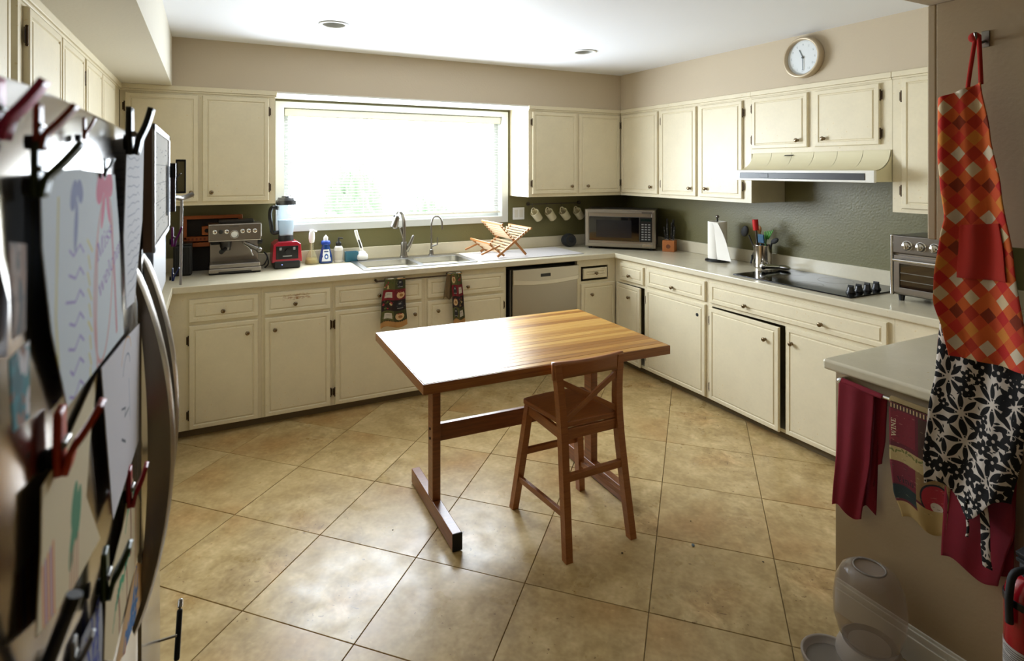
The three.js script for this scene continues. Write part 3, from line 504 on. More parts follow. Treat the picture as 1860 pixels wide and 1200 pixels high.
{ // soap dispenser
  const t = thing('soap_dispenser', 'clear flask soap dispenser with amber soap right of blender', 'soap dispenser', [-2.955, HK, .085]);
  mesh('flask', lathe([[.0001, .001], [.048, .001], [.052, .006], [.05, .02], [.032, .075], [.014, .11], [.0125, .16]], 24), M('#f2f0d8', .06, { transmission: .85, thickness: 0 }), t);
  mesh('soap', lathe([[.0001, .004], [.047, .004], [.047, .02], [.037, .046], [.0001, .047]], 20), M('#b8a24a', .3, { transmission: .3, thickness: 0 }), t);
  mesh('pump_tube', rod([0, .02, 0], [0, .17, 0], .003), mat.plasticWhite, t);
  const c = mesh('pump_cap', lathe([[.0001, .255], [.014, .253], [.016, .235], [.02, .228], [.022, .19], [.018, .16], [.0125, .155]], 18), mat.plasticWhite, t); mesh('nozzle', bar([0, .246, 0], [.03, .24, .03], .012, .01), mat.plasticWhite, c);
}
{ // blue dish soap bottle
  const t = thing('dish_soap_bottle', 'blue dish soap bottle with white cap and label', 'bottle', [-2.855, HK, .085]);
  const g = lathe([[.0001, .001], [.046, .001], [.05, .01], [.046, .05], [.034, .10], [.026, .135], [.02, .145], [.0001, .146]], 24); g.scale(1, 1, .6); mesh('bottle', g, M('#123f87', .15, { clearcoat: .6 }), t);
  mesh('collar', lathe([[.031, .138], [.034, .15], [.03, .165], [.02, .168], [.0001, .168]], 18), M('#1a3f9a', .3), t);
  mesh('cap', lathe([[.017, .145], [.017, .19], [.012, .196], [.0001, .21]], 16), mat.plasticWhite, t);
  const lab = sheet((u, v) => { const a = (u - .5) * 1.6, y = .018 + v * .085, r = (.0505 - (y - .01) * .21); return [Math.sin(a) * r * .93, y, Math.cos(a) * r * .6 + .003]; }, 10, 4, .001);
  mesh('label', lab, M('#ffffff', .5, { map: canvasTex(128, 128, (c, w, h) => { c.fillStyle = '#e9eef4'; c.fillRect(0, 0, w, h); c.fillStyle = '#2c5aa8'; c.beginPath(); c.arc(w / 2, h * .6, 30, 0, 7); c.fill(); c.fillStyle = '#fff'; c.beginPath(); c.arc(w / 2, h * .62, 14, 0, 7); c.fill(); c.fillStyle = '#16356e'; c.fillRect(24, 16, 80, 14); }) }), t);
}
{ // white pump bottle
  const t = thing('lotion_bottle', 'small white pump bottle with black pump top', 'bottle', [-2.762, HK, .085]);
  mesh('bottle', lathe([[.0001, .001], [.031, .001], [.033, .006], [.033, .105], [.024, .12], [.014, .124], [.0001, .124]], 22), M('#d7d3cc', .35), t);
  mesh('label', lathe([[.0332, .02], [.0334, .02], [.0334, .09], [.0332, .09]], 22), M('#b9b2a6', .5), t);
  const p = mesh('pump', lathe([[.018, .118], [.02, .135], [.02, .15], [.008, .155], [.006, .18], [.0001, .181]], 16), mat.black, t); mesh('nozzle', bar([-.004, .182, 0], [.03, .178, .012], .014, .009), mat.black, p);
}
{ const t = thing('sponge_caddy', 'teal blue sponge caddy beside the dish brush', 'caddy', [-2.668, HK, .09]);
  const sh = rrect(-.048, .048, -.028, .028, .012); sh.holes.push(rrect(-.042, .042, -.022, .022, .009)); const g = ext(sh, .07, .001); g.rotateX(-PI / 2); g.translate(0, .004, 0); mesh('wall', g, M('#2d6f86', .3, { transmission: .2, thickness: 0 }), t);
  mesh('bottom', bx(-.046, .046, .001, .006, -.026, .026, .002), M('#2d6f86', .4), t); mesh('sponge', bx(-.04, .036, .01, .06, -.019, .019, .006, 2), M('#2a5d70', .9), t); }
{ const t = thing('dish_brush', 'white dish brush standing on its bristles by the sink', 'brush', [-2.59, HK, .10]);
  mesh('bristles', lathe([[.0001, .002], [.034, .002], [.046, .02], [.044, .045], [.03, .06], [.0001, .062]], 22), M('#e4e2dc', .9), t);
  mesh('head', lathe([[.03, .056], [.026, .07], [.012, .078], [.0001, .079]], 18), mat.plasticWhite, t);
  const h = mesh('handle', tube([[0, .07, 0], [-.012, .12, 0], [-.03, .17, 0], [-.042, .21, 0], [-.048, .235, 0]], .0125, 24, 12), mat.plasticWhite, t); mesh('grip', rod([-.008, .10, .008], [-.028, .162, .010], .0065, .006, 8), mat.black, h); mesh('drain_tray', bx(-.035, .095, 0, .006, -.02, .05, .003), mat.black, t); }
// drying mat and dish rack
{ const m = mesh('drying_mat', bx(-1.80, -.875, HK + .0005, HK + .006, .10, .545, .003), M('#b9b4b1', .95, { bumpMap: orangePeel, bumpScale: .002 })); tag(m, 'pale grey drying mat on the counter beside the sink', 'mat'); }
{
  const t = thing('dish_rack', 'folding wooden dish rack standing on the drying mat', 'dish rack', [-1.49, HK + .006, .0]);
  const Z = [.14, .45];
  for (const z of Z) { mesh('cross_leg', bar([.125, .01, z], [-.10, .255, z - .01], .014, .018), woodPale, t); mesh('cross_leg', bar([-.135, .01, z + .013], [.15, .215, z + .013], .014, .018), woodPale, t); mesh('lower_leg', bar([-.20, .11, z], [-.07, .012, z], .014, .016), woodPale, t); mesh('lower_leg', bar([-.27, .035, z + .008], [-.11, .095, z + .008], .012, .014), woodPale, t); }
  for (let k = 0; k < 6; k++) { const f = k / 5; mesh('slat', bar([-.005 - .092 * f, .148 + .10 * f, Z[0] - .03], [-.005 - .092 * f, .148 + .10 * f, Z[1] + .03], .006, .016), slatPale, t); mesh('slat', bar([.03 + .115 * f, .135 + .078 * f, Z[0] - .03], [.03 + .115 * f, .135 + .078 * f, Z[1] + .03], .006, .015), slatPale, t); }
  for (let k = 0; k < 4; k++) { const f = k / 3; mesh('slat', bar([-.20 + .09 * f, .112 - .07 * f, Z[0] - .02], [-.20 + .09 * f, .112 - .07 * f, Z[1] + .02], .006, .015), slatPale, t); mesh('slat', bar([-.07 + .07 * f, .06 + .05 * f, Z[0] - .02], [-.07 + .07 * f, .06 + .05 * f, Z[1] + .02], .006, .014), slatPale, t); }
  mesh('rail', bar([-.10, .258, Z[0] - .035], [-.10, .258, Z[1] + .035], .014, .016), woodPale, t); mesh('rail', bar([.15, .218, Z[0] - .035], [.15, .218, Z[1] + .045], .014, .016), woodPale, t); mesh('rail', bar([-.205, .116, Z[0] - .03], [-.205, .116, Z[1] + .035], .014, .016), woodPale, t);
}
// smart speaker
{ const t = thing('smart_speaker', 'round black smart speaker beside the microwave', 'speaker', [-.73, HK, .10]); const g = sph(.068, 28, 20); g.scale(1, .88, 1); mesh('body', at(g, 0, .058, 0), M('#16181a', .85), t); mesh('face', at(cyl(.05, .05, .004, 28), -.012, .06, .058, PI / 2 - .25, 0, .1), M('#0d0e10', .3), t); }
// microwave, set diagonally in the corner
{
  const t = thing('microwave', 'stainless microwave set diagonally in the counter corner', 'microwave', [-.462, HK, .482], -PI / 4);
  const W = .60, H = .325, D = .33;
  mesh('case', bx(-W / 2, W / 2, .022, .022 + H, -D, -.02, .008), M('#6b665f', .4, { metalness: .8 }), t);
  const f = ringSlab(W, H, [[0, 0], [0, .016], [.006, .022], [.03, .024], [.034, .02]]); f.translate(-W / 2, .022, -.022); mesh('front_frame', f, mat.steel, t);
  mesh('door_glass', bx(-.262, .165, .075, .285, -.003, .004, .004), mat.darkGlass, t);
  mesh('control_panel', bx(.167, .272, .075, .285, -.003, .0045, .003), mat.black, t);
  mesh('display', bx(.178, .262, .25, .272, .004, .0055, .001), M('#14201c', .1), t);
  const kb = []; for (let r = 0; r < 7; r++) for (let c = 0; c < 3; c++) kb.push([c, r]); for (const [c, r] of kb) mesh('key', bx(.184 + c * .027, .202 + c * .027, .092 + r * .021, .102 + r * .021, .004, .0056, .001), M('#8f8f8c', .5), t);
  mesh('badge', bx(.185, .27, .318, .330, .002, .0035, .001), M('#77706a', .3, { metalness: .8 }), t); mesh('door_button', bx(.19, .278, .036, .058, .001, .005, .003), M('#c3bcb1', .25, { metalness: 1 }), t);
  mesh('window_screen', bx(-.2, .1, .105, .255, .004, .0048, .001), M('#1b1c20', .15), t);
  for (const [x, z] of [[-.26, -.05], [.26, -.05], [-.26, -.28], [.26, -.28]]) mesh('foot', at(cyl(.014, .016, .022), x, .011, z), mat.blackMatte, t);
}
// knife block and knives
{
  const t = thing('knife_block', 'small wooden knife block right of the microwave', 'knife block', [-.135, HK, .735], -PI / 4 - .2);
  mesh('block', bx(-.05, .05, .001, .095, -.045, .045, .003), M('#a6602a', .5), t); mesh('emblem', at(cyl(.018, .018, .002, 20), 0, .045, .046, PI / 2, 0, 0), M('#6d3a16', .6), t);
  [[-.034, -.012, .17, .1], [-.012, .012, .20, .02], [.012, -.01, .21, -.06], [.034, .014, .18, -.12], [-.02, -.03, .24, .05], [.024, -.03, .235, -.03]].forEach(([x, z, h, a], k) => {
    const kn = thing('knife', ['leftmost front', 'second', 'third', 'rightmost front', 'tall left rear', 'tall right rear'][k] + ' black handled knife standing in the knife block', 'knife', [t.position.x, HK + .094, t.position.z], t.rotation.y, 'knives in the block');
    mesh('handle', bar([x, .002, z], [x - a * .12, h - .06, z + .01], .017, .013, .004), mat.black, kn); for (const s of [.35, .7]) mesh('rivet', at(sph(.003, 8, 6), x - a * .12 * s, .002 + (h - .062) * s, z + .01 * s + .007), mat.chrome, kn); mesh('bolster', at(cb(0, 0, 0, .018, .01, .014, .002), x, .006, z), mat.nickel, kn);
  });
}
// outlet, mug rail, mugs
{ const t = thing('wall_outlet', 'white double wall outlet right of the window', 'outlet', [-1.19, 1.219, 0]); mesh('plate', bx(-.058, .058, -.053, .053, .0005, .007, .003), mat.plasticWhite, t); for (const x of [-.024, .024]) mesh('socket', bx(x - .017, x + .017, -.034, .034, .006, .009, .002), M('#d8d6cc', .4), t); }
{
  const t = thing('mug_rail', 'thin steel rail with hooks holding four mugs', 'rail', [0, 1.30, 0]);
  mesh('rail_bar', rod([-1.10, 0, .035], [-.555, 0, .035], .004), mat.steelDark, t); for (const x of [-1.095, -.56]) { mesh('end_mount', at(cyl(.017, .017, .012, 18), x, 0, .008, PI / 2, 0, 0), mat.steelDark, t); mesh('end_post', rod([x, 0, .01], [x, 0, .036], .005), mat.steelDark, t); }
  const mugP = lathe([[.0001, .0], [.030, .0], [.036, .004], [.039, .09], [.0372, .092], [.034, .088], [.031, .008], [.0001, .006]], 26);
  const mm = M('#d3c9a6', .25, { clearcoat: .4 });
  [-1.07, -.925, -.775, -.625].forEach((x, k) => {
    mesh('hook', tube([[x, .005, .036], [x, .006, .041], [x, -.01, .044], [x, -.026, .046], [x + .004, -.031, .05], [x + .006, -.022, .054]], .0022, 16, 6), mat.steelDark, t);
    const g = thing('mug', ['leftmost cream mug hanging next to the outlet', 'second cream mug from the outlet on the rail', 'third cream mug from the outlet on the rail', 'rightmost cream mug hanging closest to the microwave'][k], 'mug', [x + .004, 1.268, .05], .15, 'cream mugs on the rail');
    const b = mesh('cup', mugP.clone(), mm, g); b.position.set(-.012, -.052, .01); b.rotation.set(.2, 0, .78); b.position.set(.055, -.10, .012);
    mesh('handle', tube([[.022, -.032, .01], [.006, -.002, .0], [-.014, -.008, .0], [-.022, -.035, .004], [-.012, -.056, .012]], .0055, 20, 8), mm, g);
  });
}
// paper towels
{
  const t = thing('paper_towel_holder', 'black round paper towel stand with chrome ball top', 'paper towel holder', [-.18, HK, 1.295]);
  mesh('base', lathe([[.0001, .001], [.088, .001], [.09, .006], [.086, .014], [.07, .018], [.0001, .018]], 36), mat.black, t); mesh('rod', rod([0, .016, 0], [0, .325, 0], .006), mat.black, t); mesh('ball', at(sph(.014), 0, .335, 0), mat.nickel, t);
  const r = thing('paper_towel_roll', 'white paper towel roll with a loose sheet hanging down', 'paper towel', [-.18, HK + .02, 1.295]);
  mesh('roll', lathe([[.02, 0], [.068, 0], [.069, .004], [.069, .276], [.068, .28], [.02, .28], [.02, 0]], 36), M('#ece8de', .95), r);
  mesh('loose_sheet', sheet((u, v) => { const w = v; return [-.066 + .005 * Math.sin(v * 5) + .012 * u * Math.sin(v * 3), .274 - v * .268, .015 + .012 * v + u * (.05 + .0 * v) + .10 * v * (.35 + .65 * u) * 1.15]; }, 10, 14, .0015), M('#efebe2', .95), r);
}
// utensil crock
{
  const C = [-.115, HK, 1.645]; const t = thing('utensil_crock', 'steel utensil crock beside the cooktop', 'crock', C);
  mesh('pot', lathe([[.0001, .001], [.058, .001], [.06, .006], [.06, .155], [.062, .16], [.058, .16], [.056, .012], [.0001, .010]], 32), M('#b9b2a8', .14, { metalness: 1 }), t);
  const U = (name, label) => thing(name, label, 'utensil', [C[0], C[1] + .012, C[2]], 0, 'utensils in the steel crock');
  { const u = U('silicone_spatula', 'red handled upright tool sticking highest out of the crock'); mesh('shaft', rod([-.02, 0, -.015], [-.032, .25, -.03], .007), mat.steelDark, u); mesh('handle', rod([-.032, .25, -.03], [-.036, .325, -.034], .019, .02, 16), M('#c41a1a', .35), u); }
  { const u = U('ladle', 'black oval ladle leaning left out of the crock'); mesh('shaft', rod([-.02, 0, .01], [-.04, .21, -.085], .006), mat.black, u); const g = sph(.03, 16, 10); g.scale(.5, 1.45, 1); mesh('bowl', at(g, -.045, .235, -.115, .5, 0, .1), mat.blackMatte, u); }
  { const u = U('turner', 'green slotted turner fanning out of the crock'); mesh('shaft', rod([.0, 0, 0], [0, .2, .03], .005), M('#3d7a34', .5), u); for (let k = 0; k < 5; k++) mesh('tine', bar([0, .19, .02 + k * .006], [-.01, .245 + .004 * k, .025 + k * .017], .006, .007), M('#4f9a3c', .5), u); }
  { const u = U('scraper', 'dark blue scraper in front of the green turner'); mesh('shaft', rod([-.03, 0, 0], [-.035, .16, .012], .006), M('#1d4a63', .5), u); mesh('blade', at(cb(0, 0, 0, .012, .062, .05, .005, 2), -.038, .195, .018, 0, 0, .1), M('#1c4f6e', .45), u); }
  { const u = U('spoon', 'black spoon leaning right out of the crock'); mesh('shaft', rod([.01, 0, .01], [.0, .17, .075], .006), mat.black, u); const g = sph(.026, 14, 10); g.scale(.4, .7, 1.3); mesh('bowl', at(g, -.004, .185, .10, -.5, 0, 0), mat.blackMatte, u); }
  { const u = U('wooden_spoon', 'pale wooden spoon behind the red tool'); mesh('shaft', rod([.01, 0, -.01], [.03, .24, -.05], .005), woodPale, u); const g = sph(.02, 12, 8); g.scale(.4, 1.3, 1); mesh('bowl', at(g, .032, .25, -.055), woodPale, u); }
  { const u = thing('thermometer', 'thin black probe leaning on wall behind paper towels', 'thermometer', [-.05, HK, 1.50]); mesh('stick', bar([0, .001, -.012], [.02, .21, .045], .008, .012), mat.black, u); mesh('clip', cb(.004, .05, .0, .014, .03, .016, .003), mat.black, u); }
}
{ const t = thing('spoon_rest', 'shiny chrome spoon rest on the cooktop corner', 'spoon rest', [-.17, HK + .009, 1.80]); const g = sph(.045, 20, 10); g.scale(.75, .35, 1.2); mesh('bowl', at(g, .05, .018, .015), mat.chrome, t); mesh('handle', [rod([.02, .02, 0], [-.085, .028, -.022], .012, .017), at(sph(.024), -.1, .03, -.026)], mat.chrome, t); }
// toaster oven
{
  const t = thing('toaster_oven', 'stainless toaster oven with three round knobs right of the cooktop', 'toaster oven', [-.37, HK, 2.655], RT);
  const W = .40, st = M('#8f8983', .3, { metalness: 1 });
  mesh('case', bx(.004, W - .004, .03, .345, -.30, -.01, .012, 2), st, t);
  mesh('control_panel', bx(.002, W - .002, .25, .348, -.012, .004, .008, 2), M('#78736d', .32, { metalness: 1 }), t);
  mesh('side_edge', [bx(0, .016, .028, .348, -.012, .008, .006, 2)], M('#c9c6c1', .2, { metalness: 1 }), t);
  [.085, .15, .215, .28].forEach(x => { const k = mesh('knob', at(lathe([[.0001, .022], [.016, .021], [.02, .014], [.021, .002], [.026, 0]], 22), x, .295, .004, PI / 2, 0, 0), M('#c7c4bf', .18, { metalness: 1 }), t); mesh('pointer', bx(x - .0035, x + .0035, .278, .312, .02, .03, .002), M('#dddad5', .2, { metalness: 1 }), k); });
  const dr = mesh('door', (() => { const s = poly([[.02, .048], [W - .012, .048], [W - .012, .238], [.02, .238]]); s.holes.push(poly([[.045, .07], [.045, .2], [W - .035, .2], [W - .035, .07]])); return ext(s, .012, .002).translate(0, 0, -.01); })(), st, t);
  mesh('door_glass', bx(.045, W - .035, .07, .2, -.006, -.001, .001), mat.darkGlass, dr); mesh('door_handle', [rod([.03, .218, .03], [W - .02, .218, .03], .008), rod([.05, .218, .0], [.05, .218, .03], .006), rod([W - .04, .218, 0], [W - .04, .218, .03], .006)], M('#d5d2cd', .16, { metalness: 1 }), dr);
  for (const y of [.11, .15]) mesh('rack_bar', rod([.05, y, .0005], [W - .04, y, .0005], .0022), mat.nickel, t);
  for (const [x, z] of [[.03, -.03], [W - .05, -.03], [.03, -.27], [W - .05, -.27]]) mesh('foot', at(cyl(.012, .016, .03), x + .01, .0155, z), mat.black, t);
}
// wall clock on the soffit
{
  const t = thing('wall_clock', 'round wall clock with pale rim on the soffit', 'clock', [-S, 2.294, 2.135], RT);
  const r = .125;
  mesh('case', at(lathe([[r - .012, .001], [r, .001], [r, .04], [r - .003, .046], [r - .012, .048], [r - .019, .042], [r - .02, .03], [r - .02, .0]], 56), 0, 0, 0, PI / 2, 0, 0), M('#bfae92', .35, { metalness: .25 }), t);
  mesh('face', at(cyl(r - .019, r - .019, .004, 48), 0, 0, .022, PI / 2, 0, 0), M('#ffffff', .5, { map: canvasTex(512, 512, (c, w) => { c.fillStyle = '#dfe4e6'; c.fillRect(0, 0, w, w); c.fillStyle = '#8d979c'; c.font = '44px sans-serif'; c.textAlign = 'center'; c.textBaseline = 'middle'; c.translate(w / 2, w / 2); c.rotate(PI / 2); for (let k = 1; k <= 12; k++) { const a = k * PI / 6; c.fillText(String(k), Math.sin(a) * 190, -Math.cos(a) * 190); } for (let k = 0; k < 60; k++) { const a = k * PI / 30; c.fillRect(Math.sin(a) * 234 - 2, -Math.cos(a) * 234 - 2, 4, 4); } }) }), t);
  mesh('hour_hand', at(cb(0, .024, 0, .006, .062, .002, .0008), 0, 0, .0262, 0, 0, .45), M('#6f777b', .4), t);
  mesh('minute_hand', at(cb(0, -.034, 0, .004, .088, .002, .0008), 0, 0, .0292, 0, 0, .02), M('#6f777b', .4), t);
  mesh('hub', at(cyl(.006, .006, .006), 0, 0, .028, PI / 2, 0, 0), M('#4a4f52', .4), t);
}
// ---------- fridge ----------
const FX = -3.721;
{
  const t = thing('refrigerator', 'stainless steel two door refrigerator covered with papers and clips', 'refrigerator', [0, 0, 0]);
  const fs = M('#9a948d', .17, { metalness: 1 }), hs = M('#8d857b', .27, { metalness: 1 });
  mesh('body', bx(-4.44, -3.785, .03, 1.645, 3.26, 4.275, .006), M('#4b4845', .5, { metalness: .5 }), t);
  const door = (pts) => { const s = new THREE.Shape(); pts.forEach((p, i) => i ? s.lineTo(p[0], -p[1]) : s.moveTo(p[0], -p[1])); s.closePath(); const g = ext(s, 1.645 - .10, .004); g.rotateX(-PI / 2); g.translate(0, .104, 0); return toCreasedNormals(g, .5); };
  const arc = (z0, z1, r0, r1) => { const p = []; for (let k = 0; k <= 24; k++) { const z = z0 + (z1 - z0) * k / 24; let x = FX - .004; const a = z - z0, b = z1 - z; if (r0 && a < r0) x -= .035 * (1 - Math.sqrt(1 - (1 - a / r0) ** 2)); if (r1 && b < r1) x -= .035 * (1 - Math.sqrt(1 - (1 - b / r1) ** 2)); p.push([x, z]); } return [[-3.78, z0], ...p, [-3.78, z1]]; };
  mesh('door', door(arc(3.262, 3.644, .03, .012)), fs, t);
  mesh('door', door(arc(3.656, 4.272, .012, .17)), fs, t);
  mesh('toe_grille', bx(-3.80, -3.75, .02, .095, 3.28, 4.25, .003), mat.blackMatte, t);
  mesh('hinge_cover', bx(-3.79, -3.735, 1.652, 1.668, 3.28, 3.34, .004), M('#55504b', .4, { metalness: .6 }), t);
  const handle = z => { const pos = [], idx = [], N = 28, w = .015; for (let i = 0; i <= N; i++) { const u = i / N, y = 1.497 - u * .445, b = Math.pow(Math.sin(PI * clamp(u, .001, .999)), .75), xo = FX - .002 + .044 * b, xi = FX - .004 + .018 * b; pos.push(xi, y, z - w, xo - .004, y, z - w, xo, y, z - w + .008, xo, y, z + w - .008, xo - .004, y, z + w, xi, y, z + w); } for (let i = 0; i < N; i++) for (let q = 0; q < 6; q++) { const a = i * 6 + q, b = i * 6 + (q + 1) % 6; idx.push(a, b, a + 6, b, b + 6, a + 6); } const g = new THREE.BufferGeometry(); g.setAttribute('position', new THREE.Float32BufferAttribute(pos, 3)); g.setIndex(idx); return uvm(toCreasedNormals(g.toNonIndexed(), .7)); };
  mesh('door_handle', handle(3.706), hs, t); mesh('door_handle', handle(3.592), hs, t);
  for (const [x, z] of [[-4.38, 3.32], [-4.38, 4.2], [-3.82, 3.32], [-3.82, 4.2]]) mesh('foot', at(cyl(.02, .02, .03), x, .0155, z), mat.blackMatte, t);
}
// papers: outline in (z, y) on the door face; u runs from near to far
function paper(name, label, pts, m, off, cat = 'paper') {
  const s = poly(pts.map(([z, y]) => [-z, y])); const g = ext(s, .0007); let a = [1e9, 1e9], b = [-1e9, -1e9]; for (const [z, y] of pts) { a = [Math.min(a[0], -z), Math.min(a[1], y)]; b = [Math.max(b[0], -z), Math.max(b[1], y)]; }
  const p = g.attributes.position, uv = g.attributes.uv; for (let i = 0; i < p.count; i++) uv.setXY(i, (p.getX(i) - a[0]) / (b[0] - a[0]), (p.getY(i) - a[1]) / (b[1] - a[1]));
  g.rotateY(PI / 2); g.translate(FX + off, 0, 0); const o = mesh(name, g, m); return tag(o, label, cat, 'papers on the fridge door');
}
const stroke = (c, col, w, pts) => { c.strokeStyle = col; c.lineWidth = w; c.lineCap = 'round'; c.beginPath(); pts.forEach((p, i) => i ? c.lineTo(...p) : c.moveTo(...p)); c.stroke(); };
const pm = draw => M('#ffffff', .85, { map: canvasTex(512, 512, draw) });
paper('ribbon_drawing', 'pale blue child drawing with a red ribbon and purple writing', [[4.177, 1.609], [4.088, 1.61], [3.923, 1.605], [3.886, 1.537], [3.861, 1.451], [4.016, 1.465], [4.116, 1.473], [4.154, 1.526], [4.173, 1.571]], pm((c, w, h) => {
  c.fillStyle = '#cdd6dc'; c.fillRect(0, 0, w, h); c.lineJoin = 'round';
  c.strokeStyle = '#c58f8a'; c.lineWidth = 10; c.beginPath(); c.ellipse(w * .62, h * .52, w * .14, h * .40, .1, 0, 7); c.stroke(); stroke(c, '#b86a72', 16, [[w * .66, h * .1], [w * .75, h * .35], [w * .8, h * .6], [w * .84, h * .9]]); stroke(c, '#c78f8f', 9, [[w * .52, h * .3], [w * .5, h * .7], [w * .52, h * .95]]);
  c.fillStyle = '#d0406a'; for (const [x, y, a, b, r] of [[.56, .09, .055, .08, .4], [.70, .07, .055, .08, -.4], [.63, .1, .02, .05, 0], [.6, .2, .022, .09, .3], [.68, .19, .022, .09, -.3]]) { c.beginPath(); c.ellipse(w * x, h * y, w * a, h * b, r, 0, 7); c.fill(); }
  c.fillStyle = '#6e76a8'; for (const [x, y, a, b, r] of [[.25, .1, .03, .06, .3], [.31, .09, .03, .05, -.3], [.27, .22, .018, .1, .1]]) { c.beginPath(); c.ellipse(w * x, h * y, w * a, h * b, r, 0, 7); c.fill(); }
  c.fillStyle = '#7a3fa0'; c.font = 'italic 58px serif'; c.save(); c.translate(w * .55, h * .42); c.rotate(-.35); c.fillText('Miss', -20, 0); c.fillText('welcome', -40, 90); c.restore();
  for (let k = 0; k < 7; k++) stroke(c, '#8f7fbf', 5, [[w * .2 + rnd(-14, 14), h * (.3 + k * .09)], [w * .26 + rnd(-9, 9), h * (.33 + k * .09)], [w * .31, h * (.3 + k * .09)], [w * .35, h * (.34 + k * .09)]]);
  for (let k = 0; k < 9; k++) stroke(c, '#c9bd5a', 6, [[w * (.41 + rnd(-.02, .02)), h * (.3 + k * .07)], [w * (.44 + rnd(-.02, .02)), h * (.36 + k * .07)]]); stroke(c, '#c8bd70', 7, [[w * .12, h * .1], [w * .1, h * .5], [w * .15, h * .9]]);
}), .0045);
paper('lined_note', 'narrow white written note under the black binder clip', [[3.861, 1.64], [3.69, 1.652], [3.713, 1.549], [3.8, 1.469], [3.869, 1.476], [3.886, 1.547]], pm((c, w, h) => { c.fillStyle = '#d9dbe2'; c.fillRect(0, 0, w, h); for (let k = 0; k < 16; k++) stroke(c, '#8d93a6', 3, [0, 1, 2, 3, 4, 5, 6, 7].map(i => [w * (.15 + i * .08), h * (.12 + k * .052) + rnd(-6, 6)])); }), .0072);
paper('white_drawing', 'white paper with a few pencil loops below the ribbon drawing', [[4.011, 1.463], [3.886, 1.45], [3.74, 1.432], [3.751, 1.302], [3.952, 1.32], [3.985, 1.399]], pm((c, w, h) => { c.fillStyle = '#cfcbd0'; c.fillRect(0, 0, w, h); c.lineWidth = 5; c.strokeStyle = '#56607a'; c.beginPath(); c.arc(w * .55, h * .3, 50, 3.3, 6.2); c.stroke(); c.strokeStyle = '#c99a62'; c.beginPath(); c.arc(w * .55, h * .24, 70, 3.4, 6.1); c.stroke(); stroke(c, '#3c3c4a', 6, [[w * .42, h * .45], [w * .52, h * .5], [w * .5, h * .54], [w * .62, h * .56]]); stroke(c, '#2e2e38', 7, [[w * .42, h * .62], [w * .52, h * .7]]); stroke(c, '#6c7f9a', 4, [[w * .62, h * .38], [w * .66, h * .66]]); }), .0068);
const palm = (c, x, y, s, w, h) => { stroke(c, '#8a4a2c', 14 * s, [[x, y], [x + 10, y + 90 * s], [x + 4, y + 200 * s]]); for (let k = 0; k < 22; k++) { const a = rnd(PI, 2 * PI + .4); stroke(c, ['#1f8a58', '#2aa064', '#17714a'][k % 3], 8 * s, [[x, y], [x + Math.cos(a) * 46 * s, y + Math.sin(a) * 30 * s], [x + Math.cos(a) * 70 * s, y + Math.sin(a) * 26 * s + 30 * s]]); } };
paper('palm_drawing', 'cream drawing with a green tree and orange streaks held by orange clip', [[4.001, 1.457], [4.034, 1.42], [4.048, 1.388], [3.99, 1.327], [4.088, 1.353], [4.177, 1.385], [4.168, 1.421], [4.166, 1.452], [4.128, 1.449]], pm((c, w, h) => { c.fillStyle = '#d6c49a'; c.fillRect(0, 0, w, h); for (let k = 0; k < 5; k++) stroke(c, ['#cf7a4a', '#a06a8f'][k % 2], 10, [[w * (.06 + k * .03), h * .35], [w * (.08 + k * .03), h * .8]]); c.fillStyle = '#2f7d4c'; for (const [x, y, a, b] of [[.48, .42, .05, .1], [.54, .5, .05, .12], [.44, .58, .04, .1]]) { c.beginPath(); c.ellipse(w * x, h * y, w * a, h * b, .3, 0, 7); c.fill(); } for (let k = 0; k < 4; k++) stroke(c, '#b4694a', 7, [[w * (.42 + k * .04), h * .6], [w * (.4 + k * .04), h * .9]]); }), .003);
paper('tree_drawing', 'second palm tree drawing held by the red clip', [[3.815, 1.293], [3.72, 1.216], [3.739, 1.17], [3.874, 1.191], [3.946, 1.199], [3.995, 1.236], [3.985, 1.279], [3.886, 1.276]], pm((c, w, h) => { c.fillStyle = '#d2bf94'; c.fillRect(0, 0, w, h); palm(c, w * .62, h * .2, 1.1, w, h); palm(c, w * .3, h * .5, 1, w, h); palm(c, w * .5, h * .55, .8, w, h); stroke(c, '#b3673a', 8, [[w * .8, h * .3], [w * .78, h * .95]]); }), .0062);
paper('blue_painting', 'tan scrap painted blue beneath the fridge handle', [[3.762, 1.17], [3.70, 1.13], [3.72, 1.10], [3.861, 1.15], [3.908, 1.17], [3.949, 1.19], [3.815, 1.18]], pm((c, w, h) => { c.fillStyle = '#c59a62'; c.fillRect(0, 0, w, h); for (let k = 0; k < 60; k++) stroke(c, ['#1b5f9a', '#2474b0', '#174f85'][k % 3], 16, [[w * rnd(.1, .75), h * rnd(.2, .8)], [w * rnd(.1, .75), h * rnd(.3, .9)]]); }), .007);
paper('ink_drawing', 'grey paper with blue ink near the bottom of the photo', [[4.001, 1.295], [3.985, 1.228], [4.02, 1.225], [4.097, 1.305], [4.075, 1.31], [4.025, 1.294]], pm((c, w, h) => { c.fillStyle = '#8f8f96'; c.fillRect(0, 0, w, h); for (let k = 0; k < 14; k++) stroke(c, '#2a3a8c', 22, [[w * rnd(.3, .8), h * rnd(.1, .7)], [w * rnd(.4, .8), h * rnd(.3, .9)]]); }), .005);
const photoT = cols => pm((c, w, h) => { c.fillStyle = cols[0]; c.fillRect(0, 0, w, h); for (let k = 0; k < 40; k++) { c.fillStyle = cols[k % cols.length]; c.beginPath(); c.ellipse(rnd(0, w), rnd(0, h), rnd(20, 90), rnd(30, 110), rnd(0, 3), 0, 7); c.fill(); } });
